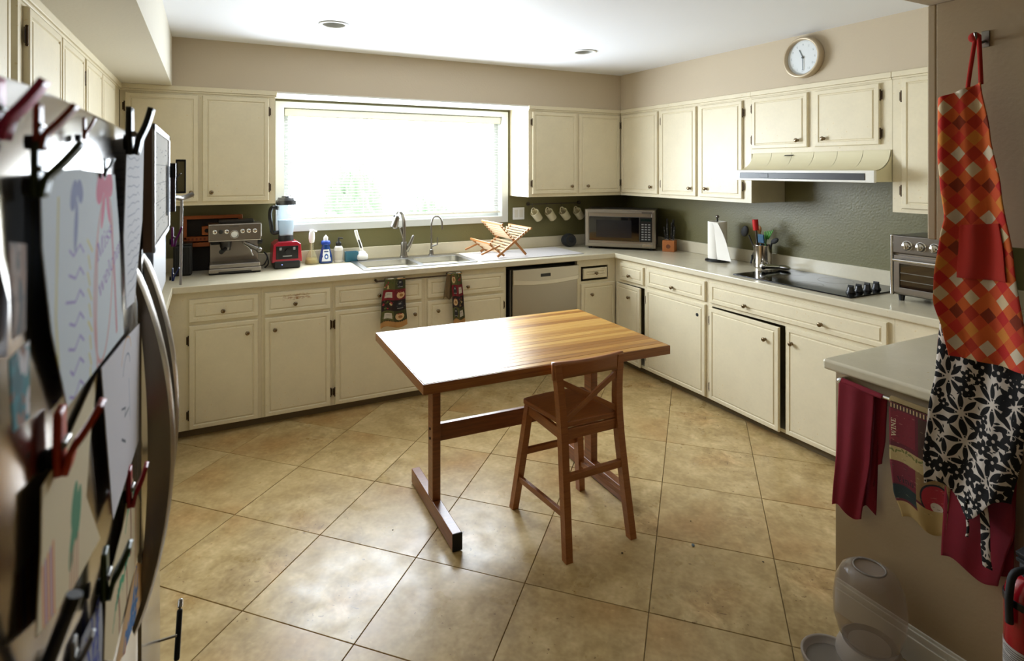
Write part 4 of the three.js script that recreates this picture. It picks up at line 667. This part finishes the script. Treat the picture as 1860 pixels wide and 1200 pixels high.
paper('white_note', 'curved white note at the far left of the fridge', [[4.243, 1.596], [4.224, 1.595], [4.192, 1.55], [4.195, 1.526], [4.216, 1.532], [4.236, 1.564]], pm((c, w, h) => { c.fillStyle = '#c9c4c8'; c.fillRect(0, 0, w, h); }), -.004);
paper('photo_print', 'blurred brown photo print at left edge of the fridge', [[4.213, 1.579], [4.185, 1.575], [4.187, 1.535], [4.206, 1.536]], photoT(['#6d5a4a', '#8f6f58', '#51504c', '#a08a78']), .001, 'photo');
paper('photo_print', 'blurred teal photo print low at left edge of the fridge', [[4.216, 1.53], [4.185, 1.53], [4.185, 1.494], [4.21, 1.497]], photoT(['#2f7f86', '#3a6f78', '#8f6a5a', '#d8d4d6', '#27606a']), .002, 'photo');
// spring clips: profile is a V opening upwards away from the door
function clip(label, z, y, h, col, o = {}) {
  const t = thing('magnet_clip', label, 'clip', [FX + (o.off || .004), y, z], o.turn || 0, 'spring clips on the fridge'); const m = M(col, o.rough || .45), w = o.w || h * .5, r = o.reach || .6;
  const arm = (sgn, bend) => sheet((u, v) => { const s = v - .35, q = h / .065, x = sgn > 0 ? .011 * q + (s > 0 ? s * h * r : s * h * .05) + .004 * q * Math.sin(v * PI) : .002; return [x, s * h, (u - .5) * w * (1 - .25 * Math.abs(s))]; }, 4, 10, .10 * h);
  mesh('back_arm', arm(-1), m, t); mesh('front_arm', arm(1), m, t); mesh('spring', at(cyl(.06 * h, .06 * h, w * .7, 12), .13 * h, .004, 0, PI / 2, 0, 0), mat.nickel, t); mesh('magnet', at(cyl(.16 * h, .16 * h, .003, 14), -.0015, -.004, 0, 0, 0, PI / 2), mat.blackMatte, t); return t;
}
clip('pink and red clip at the upper left corner of the fridge', 4.205, 1.632, .027, '#d0406e', { off: -.006, reach: .8 });
clip('orange brown clip below the pink clip', 4.185, 1.6265, .022, '#9a4a22', { reach: .9 });
clip('small orange clip near the top edge of the fridge', 4.07, 1.634, .014, '#a8532a');
clip('dark green clip over the ribbon drawing corner', 4.188, 1.606, .026, '#31401c', { reach: .9 });
clip('tiny black green clip on top of the ribbon drawing', 4.0, 1.609, .014, '#1d2a1a', { off: .006 });
clip('big black and white binder clip on the lined note', 3.855, 1.640, .046, '#20221f', { off: .0075, w: .03, reach: .42 });
clip('bright orange clip holding the cream drawing', 4.135, 1.457, .034, '#c23a12', { off: .003, reach: .7 });
clip('red clip holding the second palm drawing', 3.845, 1.290, .036, '#a8101f', { off: .006, reach: .45 });
clip('olive green clip between the two palm drawings', 4.0, 1.300, .034, '#34440f', { off: .006, reach: .55 });
clip('grey clip at the bottom left of the fridge', 4.115, 1.325, .02, '#8f8a86', { off: .006 });
{ const t = thing('marker', 'dark marker lying against the lower left fridge papers', 'marker', [FX + .006, 1.378, 4.17]); mesh('barrel', rod([0, -.014, -.004], [.009, .012, .0], .0035), M('#1b1c2c', .4), t); mesh('cap', rod([.009, .012, 0], [.0115, .019, 0], .0038), mat.black, t); }
{ const m = mesh('round_magnet', at(lathe([[.0001, .004], [.006, .0036], [.008, .0015], [.008, 0]], 18), FX + .004, 1.157, 3.872, 0, 0, -PI / 2), M('#b5561c', .4)); tag(m, 'small orange round magnet near the lowest papers', 'magnet'); }
// calendar board on the far door
{
  const t = thing('calendar_board', 'white framed calendar board on the far fridge door', 'board', [FX, 0, 0]);
  mesh('panel', bx(.003, .014, 1.502, 1.668, 3.31, 3.652, .001), M('#8a6f5c', .6), t);
  const cal = pm((c, w, h) => { c.fillStyle = '#e6e3d8'; c.fillRect(0, 0, w, h); c.strokeStyle = '#8d8a80'; c.lineWidth = 3; for (let k = 0; k <= 7; k++) stroke(c, '#928f86', 3, [[w * k / 7, h * .12], [w * k / 7, h]]); for (let k = 1; k <= 5; k++) stroke(c, '#928f86', 3, [[0, h * (.12 + k * .176)], [w, h * (.12 + k * .176)]]); c.fillStyle = '#77746c'; for (let k = 0; k < 60; k++) c.fillRect(rnd(0, w), rnd(h * .12, h), rnd(10, 40), 4); });
  const pg = new THREE.PlaneGeometry(.30, .15); pg.rotateY(PI / 2); pg.translate(.0149, 1.585, 3.49); mesh('calendar_sheet', pg, cal, t);
  mesh('frame', [bx(.0135, .017, 1.660, 1.669, 3.308, 3.654, .001), bx(.0135, .017, 1.501, 1.509, 3.308, 3.654, .001), bx(.0135, .017, 1.501, 1.669, 3.308, 3.338, .001), bx(.0135, .017, 1.501, 1.669, 3.645, 3.654, .001)], mat.plasticWhite, t);
  mesh('pen_strip', bx(.0165, .019, 1.53, 1.615, 3.355, 3.385, .001), M('#6f7680', .5), t);
  mesh('pocket', bx(.008, .0095, 1.405, 1.503, 3.30, 3.572, .0005), M('#a3a6ac', .4, { transmission: .3, thickness: 0 }), t);
}
{ const t = thing('marker', 'thick black marker clipped to the calendar board', 'marker', [FX + .0235, 1.58, 3.352]); mesh('barrel', rod([0, -.045, 0], [0, .015, 0], .0042), M('#4a3a40', .4), t); mesh('cap', rod([0, .015, 0], [0, .04, 0], .0048), mat.black, t); }
{ const t = thing('magnetic_hook', 'silver hook with a thin white rod at the fridge edge', 'hook', [FX, 0, 0]); mesh('mount', at(cyl(.012, .012, .008, 16), .004, 1.552, 3.285, 0, 0, PI / 2), mat.nickel, t); mesh('arm', tube([[.006, 1.553, 3.285], [.02, 1.556, 3.25], [.034, 1.552, 3.2], [.05, 1.558, 3.18]], .005, 20, 8), mat.nickel, t); mesh('hanging_rod', rod([.032, 1.548, 3.205], [.030, 1.38, 3.205], .0026), mat.plasticWhite, t); }
clip('bright purple clip hanging at the far fridge edge', 3.25, 1.475, .036, '#8a1a86', { off: .016, reach: .5 });
clip('small blue clip below the purple clip', 3.25, 1.405, .024, '#1f3a86', { off: .016 });
clip('navy blue clip beside the calendar board', 3.245, 1.592, .016, '#18203c', { off: .02, reach: .9 });
{ const t = thing('framed_picture', 'tiny dark framed picture at the far edge of the fridge', 'picture', [FX + .030, 1.595, 3.20], .3); mesh('frame', [bx(-.008, .008, .03, .034, 0, .003), bx(-.008, .008, -.034, -.03, 0, .003), bx(-.0095, -.0065, -.034, .034, 0, .003), bx(.0065, .0095, -.034, .034, 0, .003)], mat.blackMatte, t); mesh('picture', bx(-.007, .007, -.031, .031, .0005, .0015, 0), M('#8d8560', .6), t); }
{ const t = thing('magnet_bar', 'short black bar with chrome tip low on the far fridge edge', 'magnet', [FX, .725, 3.262]); mesh('mount', bx(-.0035, .026, -.002, .002, -.002, .002, .001), mat.steel, t); mesh('bar', bar([.026, -.04, .012], [.03, .03, -.03], .010, .012, .004), mat.black, t); mesh('tip', bar([.03, .03, -.03], [.031, .044, -.038], .009, .011, .003), mat.chrome, t); }
// ---------- towels and aprons ----------
const clothBump = (() => dataTex(128, 128, (u, v) => { const k = 128 + 60 * Math.sin(u * 2 * PI * 32) * Math.sin(v * 2 * PI * 32) + 40 * rnd(-1, 1); return [k, k, k]; }, false, [14, 14]))();
const cloth = (o, rough = .95) => M(o.color || '#ffffff', rough, { map: o.map || null, bumpMap: clothBump, bumpScale: .0012, sheen: .25, sheenRoughness: .6, sheenColor: new THREE.Color(o.sheen || '#888888') });
const maroon = cloth({ color: '#8a1226', sheen: '#8a2a3a' });
// printed dish towels with patchwork of jars, fruit and wine red panels
const patch = (sd) => { seed = sd; return canvasTex(512, 1024, (c, w, h) => {
  c.fillStyle = '#5c1420'; c.fillRect(0, 0, w, h); const cols = ['#7d1822', '#3d3f1e', '#2a1c18', '#6b1a20', '#57562a', '#241a18'];
  for (let j = 0; j < 4; j++) for (let i = 0; i < 2; i++) { const X = i * w / 2, Y = j * h * .22; c.fillStyle = cols[(i * 3 + j * 2 + (sd % 5)) % 6]; c.fillRect(X, Y, w / 2, h * .22); c.save(); c.translate(X + w / 4 + rnd(-20, 20), Y + h * .11);
    const k = (i + 2 * j + sd) % 4; if (k == 0) { c.fillStyle = '#2a2a2e'; c.beginPath(); c.ellipse(0, 0, 70, 90, 0, 0, 7); c.fill(); c.fillStyle = '#8f8c86'; c.fillRect(-26, -50, 52, 34); c.fillRect(-60, 56, 120, 14); } else if (k == 1) { c.fillStyle = '#c3b8a8'; c.beginPath(); c.moveTo(-70, -60); c.lineTo(70, -60); c.lineTo(84, 60); c.lineTo(-84, 60); c.fill(); c.fillStyle = '#6e6a66'; c.fillRect(-40, -20, 80, 8); } else if (k == 2) { c.fillStyle = '#d2ae80'; c.beginPath(); c.ellipse(0, 10, 86, 74, 0, 0, 7); c.fill(); c.fillStyle = '#9a6a3c'; c.beginPath(); c.ellipse(14, 16, 40, 30, .3, 0, 7); c.fill(); c.fillStyle = '#7d1822'; c.fillRect(-40, -60, 90, 20); } else { for (let q = 0; q < 9; q++) { c.fillStyle = ['#b9a06a', '#4c5a24', '#a03038'][q % 3]; c.beginPath(); c.ellipse(rnd(-90, 90), rnd(-80, 80), rnd(12, 34), rnd(10, 24), rnd(0, 3), 0, 7); c.fill(); } } c.restore(); }
  for (let k = 0; k < 90; k++) { c.fillStyle = ['rgba(235,215,170,.4)', 'rgba(20,15,12,.5)'][k % 2]; c.fillRect(rnd(0, w), rnd(0, h * .86), rnd(4, 30), rnd(3, 10)); }
  c.fillStyle = '#b98a52'; c.fillRect(0, h * .88, w, h * .12); c.fillStyle = '#2b2018'; for (let k = 0; k < 16; k++) c.fillRect(k * w / 16, h * .865, w / 32, 26);
}); };
// towel hanging in a vertical plane: L,R give the edges by height; toX maps (s along the bar, y, out) to world
function hang(L, R, y0, y1, fold, depth, place, nu = 28, nv = 30, t = .004) { // v=1 top
  return sheet((u, v) => { const y = y1 + (y0 - y1) * v, k = 1 - v; const a = lerpT(L, k), b = lerpT(R, k); const s = a + (b - a) * u; const d = depth * (.35 + .65 * k) * (Math.sin(u * PI * 2 * fold + 1.1 * k) * .5 + .25 * Math.sin(u * PI * 5.3 * fold + 2 + k)) + .0; return place(s, y + .012 * k * Math.sin(u * 7), d); }, nu, nv, t);
}
const PX = -1.589; // hanging plane in front of the peninsula end
const onPen = off => (s, y, d) => [PX - off - d, y, s];
{ const t = thing('towel_bar', 'chrome towel bar on the end of the peninsula', 'towel bar', [0, 0, 0]); mesh('bar', rod([-1.612, .852, 3.19], [-1.612, .835, 3.72], .006), mat.chrome, t); for (const z of [3.196, 3.715]) mesh('bracket', [rod([-1.575, .853 - (z - 3.19) * .03, z], [-1.612, .853 - (z - 3.19) * .03, z], .011, .013, 16), at(sph(.0135, 14, 10), -1.613, .853 - (z - 3.19) * .03, z)], mat.chrome, t); }
{ const t = thing('hand_towel', 'plain maroon towel leftmost on the peninsula towel bar', 'towel', [0, 0, 0]);
  mesh('front_layer', hang([[0, 3.196], [.5, 3.19], [1, 3.174]], [[0, 3.318], [.5, 3.305], [1, 3.272]], .855, .405, .7, .018, (s, y, d) => [-1.622 - d * .8, y - (s - 3.18) * .12 * (y < .5 ? 1 : .6), s]), maroon, t);
  mesh('back_layer', hang([[0, 3.29], [1, 3.27]], [[0, 3.348], [.6, 3.342], [1, 3.33]], .84, .44, .8, .012, (s, y, d) => [-1.602 - d * .8, y + (s > 3.31 ? .17 * (1 - (y - .44) / .4) : 0), s], 14, 20), maroon, t);
  mesh('top_fold', sheet((u, v) => { const a = PI * v; return [-1.612 - .011 * Math.cos(a), .853 + .011 * Math.sin(a) - u * .012, 3.197 + u * .145]; }, 6, 8, .004), maroon, t); }
{ const t = thing('print_towel', 'printed wine and fruit towel in the middle of peninsula bar', 'towel', [0, 0, 0]);
  const tx = canvasTex(512, 1024, (c, w, h) => { c.fillStyle = '#5f101a'; c.fillRect(0, 0, w, h); c.fillStyle = '#7a1620'; c.fillRect(0, 60, w * .45, h * .3); c.fillStyle = '#4a2c18'; c.fillRect(w * .5, 60, w * .5, h * .34); c.fillStyle = '#b49a62'; c.fillRect(0, h * .40, w, h * .13); c.fillStyle = '#6b6a2c'; for (let k = 0; k < 18; k++) { c.beginPath(); c.ellipse(k * w / 17, h * .43 + 10 * Math.sin(k), 20, 8, k, 0, 7); c.fill(); } c.fillStyle = '#6e1320'; c.fillRect(0, h * .53, w * .45, h * .2); c.fillStyle = '#8b6a3a'; c.fillRect(w * .45, h * .53, w * .55, h * .25); c.fillStyle = '#a1131c'; c.beginPath(); c.ellipse(w * .75, h * .7, 110, 130, .4, 0, 7); c.fill(); c.fillStyle = '#1c120f'; c.lineWidth = 14; c.strokeStyle = '#1c120f'; c.stroke(); c.fillStyle = '#cdb9a2'; c.beginPath(); c.ellipse(w * .8, h * .77, 60, 40, .5, 0, 7); c.fill(); c.fillStyle = '#1d2a25'; c.fillRect(0, h * .74, w * .45, h * .12); c.fillStyle = '#b99a5c'; c.fillRect(0, h * .88, w, h * .12); c.fillRect(w * .45, h * .8, w * .55, h * .2); for (let k = 0; k < 36; k++) { c.fillStyle = k % 2 ? '#c9b27a' : '#3a2a18'; c.fillRect(k * w / 36, 8, w / 50, 40); } c.fillStyle = '#d8c9a0'; c.font = 'bold 60px serif'; c.save(); c.translate(60, 320); c.rotate(-PI / 2); c.fillText('WINE', 0, 0); c.restore(); c.save(); c.translate(w * .1, h * .72); c.rotate(-.1); c.font = 'bold 70px serif'; c.fillStyle = '#2a0a0c'; c.fillText('Vino', 0, 0); c.restore(); for (let k = 0; k < 150; k++) { c.fillStyle = ['rgba(220,200,150,.35)', 'rgba(20,10,8,.4)'][k % 2]; c.fillRect(rnd(0, w), rnd(60, h * .86), rnd(4, 30), rnd(2, 8)); } });
  mesh('front_layer', hang([[0, 3.367], [.5, 3.370], [.8, 3.382], [1, 3.41]], [[0, 3.545], [.5, 3.545], [1, 3.532]], .845, .488, .6, .014, (s, y, d) => [-1.622 - d * .7, y - (s - 3.36) * .03, s]), cloth({ map: tx }), t);
  mesh('back_layer', hang([[0, 3.372], [1, 3.38]], [[0, 3.54], [1, 3.53]], .84, .56, .5, .008, (s, y, d) => [-1.602 - d * .5, y, s], 12, 14), cloth({ color: '#5a1a1c' }), t);
  mesh('top_fold', sheet((u, v) => { const a = PI * v; return [-1.612 - .011 * Math.cos(a), .848 + .011 * Math.sin(a) - u * .006, 3.368 + u * .177]; }, 6, 8, .004), cloth({ color: '#a08858' }), t); }
{ const t = thing('hand_towel', 'maroon towel behind the black and white apron', 'towel', [0, 0, 0]); mesh('front_layer', hang([[0, 3.552], [.6, 3.525], [1, 3.518]], [[0, 3.70], [.6, 3.70], [1, 3.66]], .845, .425, .8, .012, (s, y, d) => [-1.616 - d * .6, y - (y < .5 ? (s - 3.5) * .1 : 0), s]), maroon, t); mesh('back_layer', hang([[0, 3.56], [1, 3.55]], [[0, 3.70], [1, 3.69]], .835, .45, .7, .008, (s, y, d) => [-1.602 - d * .5, y, s], 12, 14), maroon, t); mesh('top_fold', sheet((u, v) => { const a = PI * v; return [-1.612 - .011 * Math.cos(a), .843 + .011 * Math.sin(a), 3.553 + u * .146]; }, 6, 8, .004), maroon, t); }
// floral apron
const floralT = (() => { seed = 4242; return canvasTex(1024, 1024, (c, w, h) => { c.fillStyle = '#cfc4b8'; c.fillRect(0, 0, w, h); c.fillStyle = '#0d0b0b'; c.strokeStyle = '#0d0b0b';
  const flower = (x, y, r, n) => { for (let k = 0; k < n; k++) { const a = k * 2 * PI / n + x; c.beginPath(); c.ellipse(x + Math.cos(a) * r * .62, y + Math.sin(a) * r * .62, r * .46, r * .36, a, 0, 7); c.fill(); } c.fillStyle = '#cfc4b8'; c.beginPath(); c.arc(x, y, r * .2, 0, 7); c.fill(); c.fillStyle = '#0d0b0b'; };
  const leaf = (x, y, a, l) => { c.save(); c.translate(x, y); c.rotate(a); c.beginPath(); c.moveTo(0, 0); c.quadraticCurveTo(l * .5, -l * .32, l, 0); c.quadraticCurveTo(l * .5, l * .32, 0, 0); c.fill(); c.restore(); };
  const big = (x, y, r) => { for (let k = 0; k < 8; k++) leaf(x + Math.cos(k * PI / 4) * r * .18, y + Math.sin(k * PI / 4) * r * .18, k * PI / 4, r); c.strokeStyle = '#cfc4b8'; c.lineWidth = 5; for (let k = 0; k < 4; k++) { c.beginPath(); c.arc(x + Math.cos(k * PI / 2) * r * .22, y + Math.sin(k * PI / 2) * r * .22, r * .12, 0, 7); c.stroke(); } };
  const spots = []; const put = (r, f, tries) => { for (let k = 0; k < tries; k++) { const x = rnd(0, w), y = rnd(0, h); if (spots.every(s => Math.hypot(s[0] - x, s[1] - y) > s[2] + r)) { spots.push([x, y, r]); for (const ox of [-w, 0, w]) for (const oy of [-h, 0, h]) f(x + ox, y + oy); } } };
  put(118, (x, y) => big(x, y, 150), 60); put(58, (x, y) => flower(x, y, 68, 5), 300); put(40, (x, y) => flower(x, y, 48, 5), 500); put(24, (x, y) => leaf(x - 26, y, x * .05, 62), 900); put(13, (x, y) => leaf(x - 14, y, y * .05, 36), 1600);
}); })();
const plaidT = (() => { seed = 31; return canvasTex(512, 512, (c, w) => { const A = ['#c2301e', '#d8792a', '#c2301e', '#d8792a', '#7a2a14', '#d8792a', '#c2301e', '#e0ad5a'], n = 8, q = w / n; const hex = s => [1, 3, 5].map(i => parseInt(s.slice(i, i + 2), 16)); for (let i = 0; i < n; i++) for (let j = 0; j < n; j++) { let col; const o = (i + 2 * j) % 8; if (i % 2 && j % 2) col = ['#dccfb4', '#d98a35', '#8a3418', '#d8c49a'][((i >> 1) + (j >> 1) * 3) % 4]; else if (i % 2 || j % 2) col = ['#e2832f', '#d8662a', '#e59a3c', '#d4522a'][(i + j * 3) % 4]; else col = ['#c4261f', '#d2382a', '#b5341c', '#d9692c'][((i >> 1) + (j >> 1)) % 4]; c.fillStyle = col; c.fillRect(i * q, j * q, q + 1, q + 1); } c.globalAlpha = .12; c.strokeStyle = '#5a1a0a'; for (let k = 0; k < 128; k++) { c.beginPath(); c.moveTo(k * 4, 0); c.lineTo(k * 4, w); c.moveTo(0, k * 4); c.lineTo(w, k * 4); c.stroke(); } c.globalAlpha = 1; }); })();
plaidT.rotation = PI / 4;
plaidT.repeat.set(1 / .26, 1 / .26); const plaidR = plaidT; floralT.repeat.set(2.8, 2.8); const floralR = floralT;
const uvzy = g => { const p = g.attributes.position, uv = g.attributes.uv; for (let i = 0; i < p.count; i++) uv.setXY(i, p.getZ(i) * 1.25, p.getY(i)); return g; };
{
  const t = thing('floral_apron', 'black and white floral apron with red lining hanging lowest', 'apron', [0, 0, 0]); const fm = cloth({ map: floralR });
  const L = [[0, 3.53], [.3, 3.522], [.55, 3.503], [.85, 3.488], [1, 3.49]], R = [[0, 3.74], [.4, 3.745], [.7, 3.73], [1, 3.70]];
  mesh('skirt', uvzy(sheet((u, v) => { const k = 1 - v, a = lerpT(L, k), b = lerpT(R, k); const s = a + (b - a) * u; const end = .64 + .02 * Math.sin(u * 9) - .03 * Math.exp(-((u - .55) ** 2) / .03) + .12 * Math.max(0, u - .75); const y = 1.16 + (end - 1.16) * k; return [-1.648 - .010 * Math.sin(u * 8 + k * 2) * (.4 + k) - .004 * Math.sin(u * 19 + 4 * k), y, s]; }, 34, 30, .003)), fm, t);
  mesh('lining', hang([[0, 3.526], [.5, 3.508], [1, 3.512]], [[0, 3.56], [1, 3.55]], 1.24, .885, .5, .004, (s, y, d) => [-1.618 - d, y, s], 6, 14), cloth({ color: '#b3261c' }), t);
  mesh('tie', uvzy(sheet((u, v) => [-1.652 - .004 * Math.sin(v * 7), .66 - .185 * (1 - v), 3.640 + (u - .5) * .022 + .012 * (1 - v)], 3, 12, .003)), fm, t);
  mesh('tie', uvzy(sheet((u, v) => [-1.65, .645 - .11 * (1 - v), 3.600 + (u - .5) * .006 + .003 * Math.sin(v * 6)], 2, 8, .003)), fm, t);
}
{
  const t = thing('plaid_apron', 'red and orange checked apron hanging from a hook', 'apron', [0, 0, 0]); const m = cloth({ map: plaidR });
  const L = [[0, 3.530], [.23, 3.537], [.33, 3.546], [.47, 3.562], [.54, 3.551], [.70, 3.535], [.80, 3.532], [.91, 3.557], [1, 3.572]], R = [[0, 3.634], [.19, 3.662], [.38, 3.692], [.62, 3.724], [1, 3.765]];
  const f = (u, v) => { const k = 1 - v, a = lerpT(L, k), b = lerpT(R, k), s = a + (b - a) * u, y0 = 1.823 + .036 * u, y = y0 + (1.062 - y0) * k; return [-1.646 - .018 * clamp(k * 2) - (.014 + .012 * k) * (.5 + .5 * Math.sin(u * 5.2 + .6 + k * 1.6)) - .008 * Math.sin(u * 13 + 3 * k) * (1 - .5 * u), y, s]; };
  mesh('body', uvzy(sheet(f, 34, 44, .003)), m, t);
  mesh('hem_fold', sheet((u, v) => [-1.622 - .004 * Math.sin(v * 9), 1.235 - .19 * (1 - v), 3.520 + u * (.035 + .01 * v)], 4, 10, .003), cloth({ color: '#cfc8c0' }), t);
  mesh('pocket', sheet((u, v) => { const q = f(.27 + .62 * u - .02 * v, .50 - .20 * (1 - v)); return [q[0] - .006, q[1], q[2]]; }, 16, 12, .003), cloth({ color: '#c4301f' }), t);
  const st = cloth({ color: '#c02a1c' }); mesh('neck_strap', tube([[-1.632, 1.85, 3.594], [-1.63, 1.92, 3.602], [-1.625, 1.995, 3.612], [-1.622, 2.004, 3.616], [-1.63, 1.97, 3.622], [-1.633, 1.9, 3.626], [-1.634, 1.855, 3.628]], .0058, 40, 8), st, t);
  mesh('strap_knot', at(sph(.015, 14, 10), -1.622, 1.996, 3.606), st, t);
}
{ const t = thing('wall_hook', 'small hook holding the checked apron strap', 'hook', [-1.575, 2.0, 3.614]); mesh('plate', bx(-.004, -.0005, -.03, .018, -.01, .01, .001), mat.nickel, t); mesh('prong', tube([[-.003, -.012, 0], [-.03, -.018, 0], [-.052, -.012, 0], [-.06, .008, 0]], .004, 16, 8), mat.nickel, t); }
// towels on the sink cabinet bar
{ const t = thing('towel_bar', 'dark thin towel bar under the sink edge', 'towel bar', [0, .852, BF + .002]); mesh('bar', rod([-2.62, 0, .04], [-2.03, 0, .04], .0055), mat.bronze, t); for (const x of [-2.615, -2.035]) mesh('bracket', rod([x, 0, 0], [x, 0, .042], .008), mat.bronze, t); }
const onSink = (s, y, d) => [s, y, BF + .058 + d];
{ const t = thing('kitchen_towel', 'printed towel with fringed tan hem left on sink bar', 'towel', [0, 0, 0]); const m = cloth({ map: patch(99) });
  mesh('front_layer', hang([[0, -2.565], [.5, -2.59], [1, -2.598]], [[0, -2.42], [.5, -2.418], [1, -2.405]], .862, .535, .8, .022, onSink), m, t); mesh('back_layer', hang([[0, -2.55], [1, -2.575]], [[0, -2.43], [1, -2.42]], .85, .60, .7, .01, (s, y, d) => [s, y, BF + .030 + d * .4], 12, 14), cloth({ color: '#5c3526' }), t);
  mesh('top_fold', sheet((u, v) => { const a = PI * v; return [-2.56 + u * .138, .856 + .010 * Math.sin(a), BF + .044 + .014 * Math.cos(a)]; }, 6, 8, .004), m, t); }
{ const t = thing('kitchen_towel', 'narrow dark red printed towel right on sink bar', 'towel', [0, 0, 0]); const m = cloth({ map: patch(1234) });
  mesh('front_layer', hang([[0, -2.085], [.5, -2.075], [1, -2.068]], [[0, -2.005], [.5, -1.985], [1, -1.972]], .865, .49, .7, .022, onSink), m, t); mesh('side_layer', hang([[0, -2.115], [1, -2.14]], [[0, -2.06], [1, -2.07]], .858, .69, .6, .014, (s, y, d) => [s, y, BF + .050 + d]), cloth({ color: '#6f5a3c' }), t);
  mesh('top_fold', sheet((u, v) => { const a = PI * v; return [-2.11 + u * .11, .857 + .012 * Math.sin(a), BF + .044 + .016 * Math.cos(a)]; }, 6, 8, .004), m, t); }
// ---------- fire extinguisher ----------
{
  const t = thing('fire_extinguisher', 'red fire extinguisher with black valve at the right edge', 'fire extinguisher', [-1.66, 0, 3.752]);
  mesh('cylinder', lathe([[.0001, .12], [.05, .12], [.056, .128], [.056, .44], [.052, .475], [.04, .50], [.02, .515], [.0001, .516]], 32), M('#9c0d18', .25, { clearcoat: .6 }), t);
  mesh('band', lathe([[.0565, .44], [.058, .442], [.058, .458], [.0555, .46]], 32), mat.black, t);
  const lb = canvasTex(256, 256, (c, w, h) => { c.fillStyle = '#b9b4b0'; c.fillRect(0, 0, w, h); c.fillStyle = '#55504e'; for (let k = 0; k < 26; k++) c.fillRect(16, 10 + k * 9, rnd(120, 225), 4); c.fillStyle = '#8a1520'; c.fillRect(0, 150, w, 12); });
  mesh('label', sheet((u, v) => { const a = PI * (.62 + u * .95); return [Math.cos(a) * .0566, .16 + v * .17, Math.sin(a) * .0566]; }, 24, 2, .0006), M('#ffffff', .5, { map: lb }), t);
  mesh('valve', [lathe([[.018, .51], [.022, .52], [.022, .545], [.016, .555], [.0001, .556]], 18)], mat.blackMatte, t);
  mesh('lever', [bar([-.03, .575, -.01], [.055, .60, .012], .024, .012), bar([-.03, .56, -.01], [.05, .56, .012], .024, .01)], mat.blackMatte, t);
  mesh('hose', tube([[-.02, .54, .0], [-.05, .53, -.015], [-.064, .48, -.02], [-.064, .40, -.02]], .009, 20, 8), mat.blackMatte, t);
  mesh('wall_bracket', bx(.05, .084, .38, .52, -.02, .02, .003), mat.black, t);
}
// ---------- pet waterer ----------
{
  const t = thing('pet_waterer', 'grey pet water dispenser with clear upturned jar by peninsula', 'pet waterer', [-1.717, 0, 3.36]);
  const gm = M('#b3aaa2', .45);
  mesh('base', lathe([[.0001, .001], [.092, .001], [.098, .01], [.095, .045], [.082, .075], [.076, .078], [.07, .07], [.0001, .068]], 36), gm, t);
  const bo = lathe([[.0001, .004], [.07, .004], [.085, .02], [.092, .046], [.088, .05], [.082, .046], [.074, .022], [.0001, .016]], 36); bo.scale(1, 1, .95); mesh('bowl', at(bo, -.125, 0, -.045), gm, t);
  mesh('water', at(cyl(.074, .076, .003, 32), -.125, .026, -.045), M('#8d857c', .08), t);
  mesh('jar', lathe([[.045, .05], [.06, .07], [.088, .10], [.102, .15], [.104, .20], [.097, .26], [.08, .30], [.055, .318], [.045, .314], [.0001, .312]], 40), M('#ddd5cc', .14, { transmission: .78, thickness: 0, ior: 1.35 }), t);
  mesh('jar_ring', at(new THREE.TorusGeometry(.045, .003, 8, 36).rotateX(PI / 2), 0, .318, 0), M('#b8b0a8', .2, { transmission: .5, thickness: 0 }), t);
}

renderer.render(scene, camera);
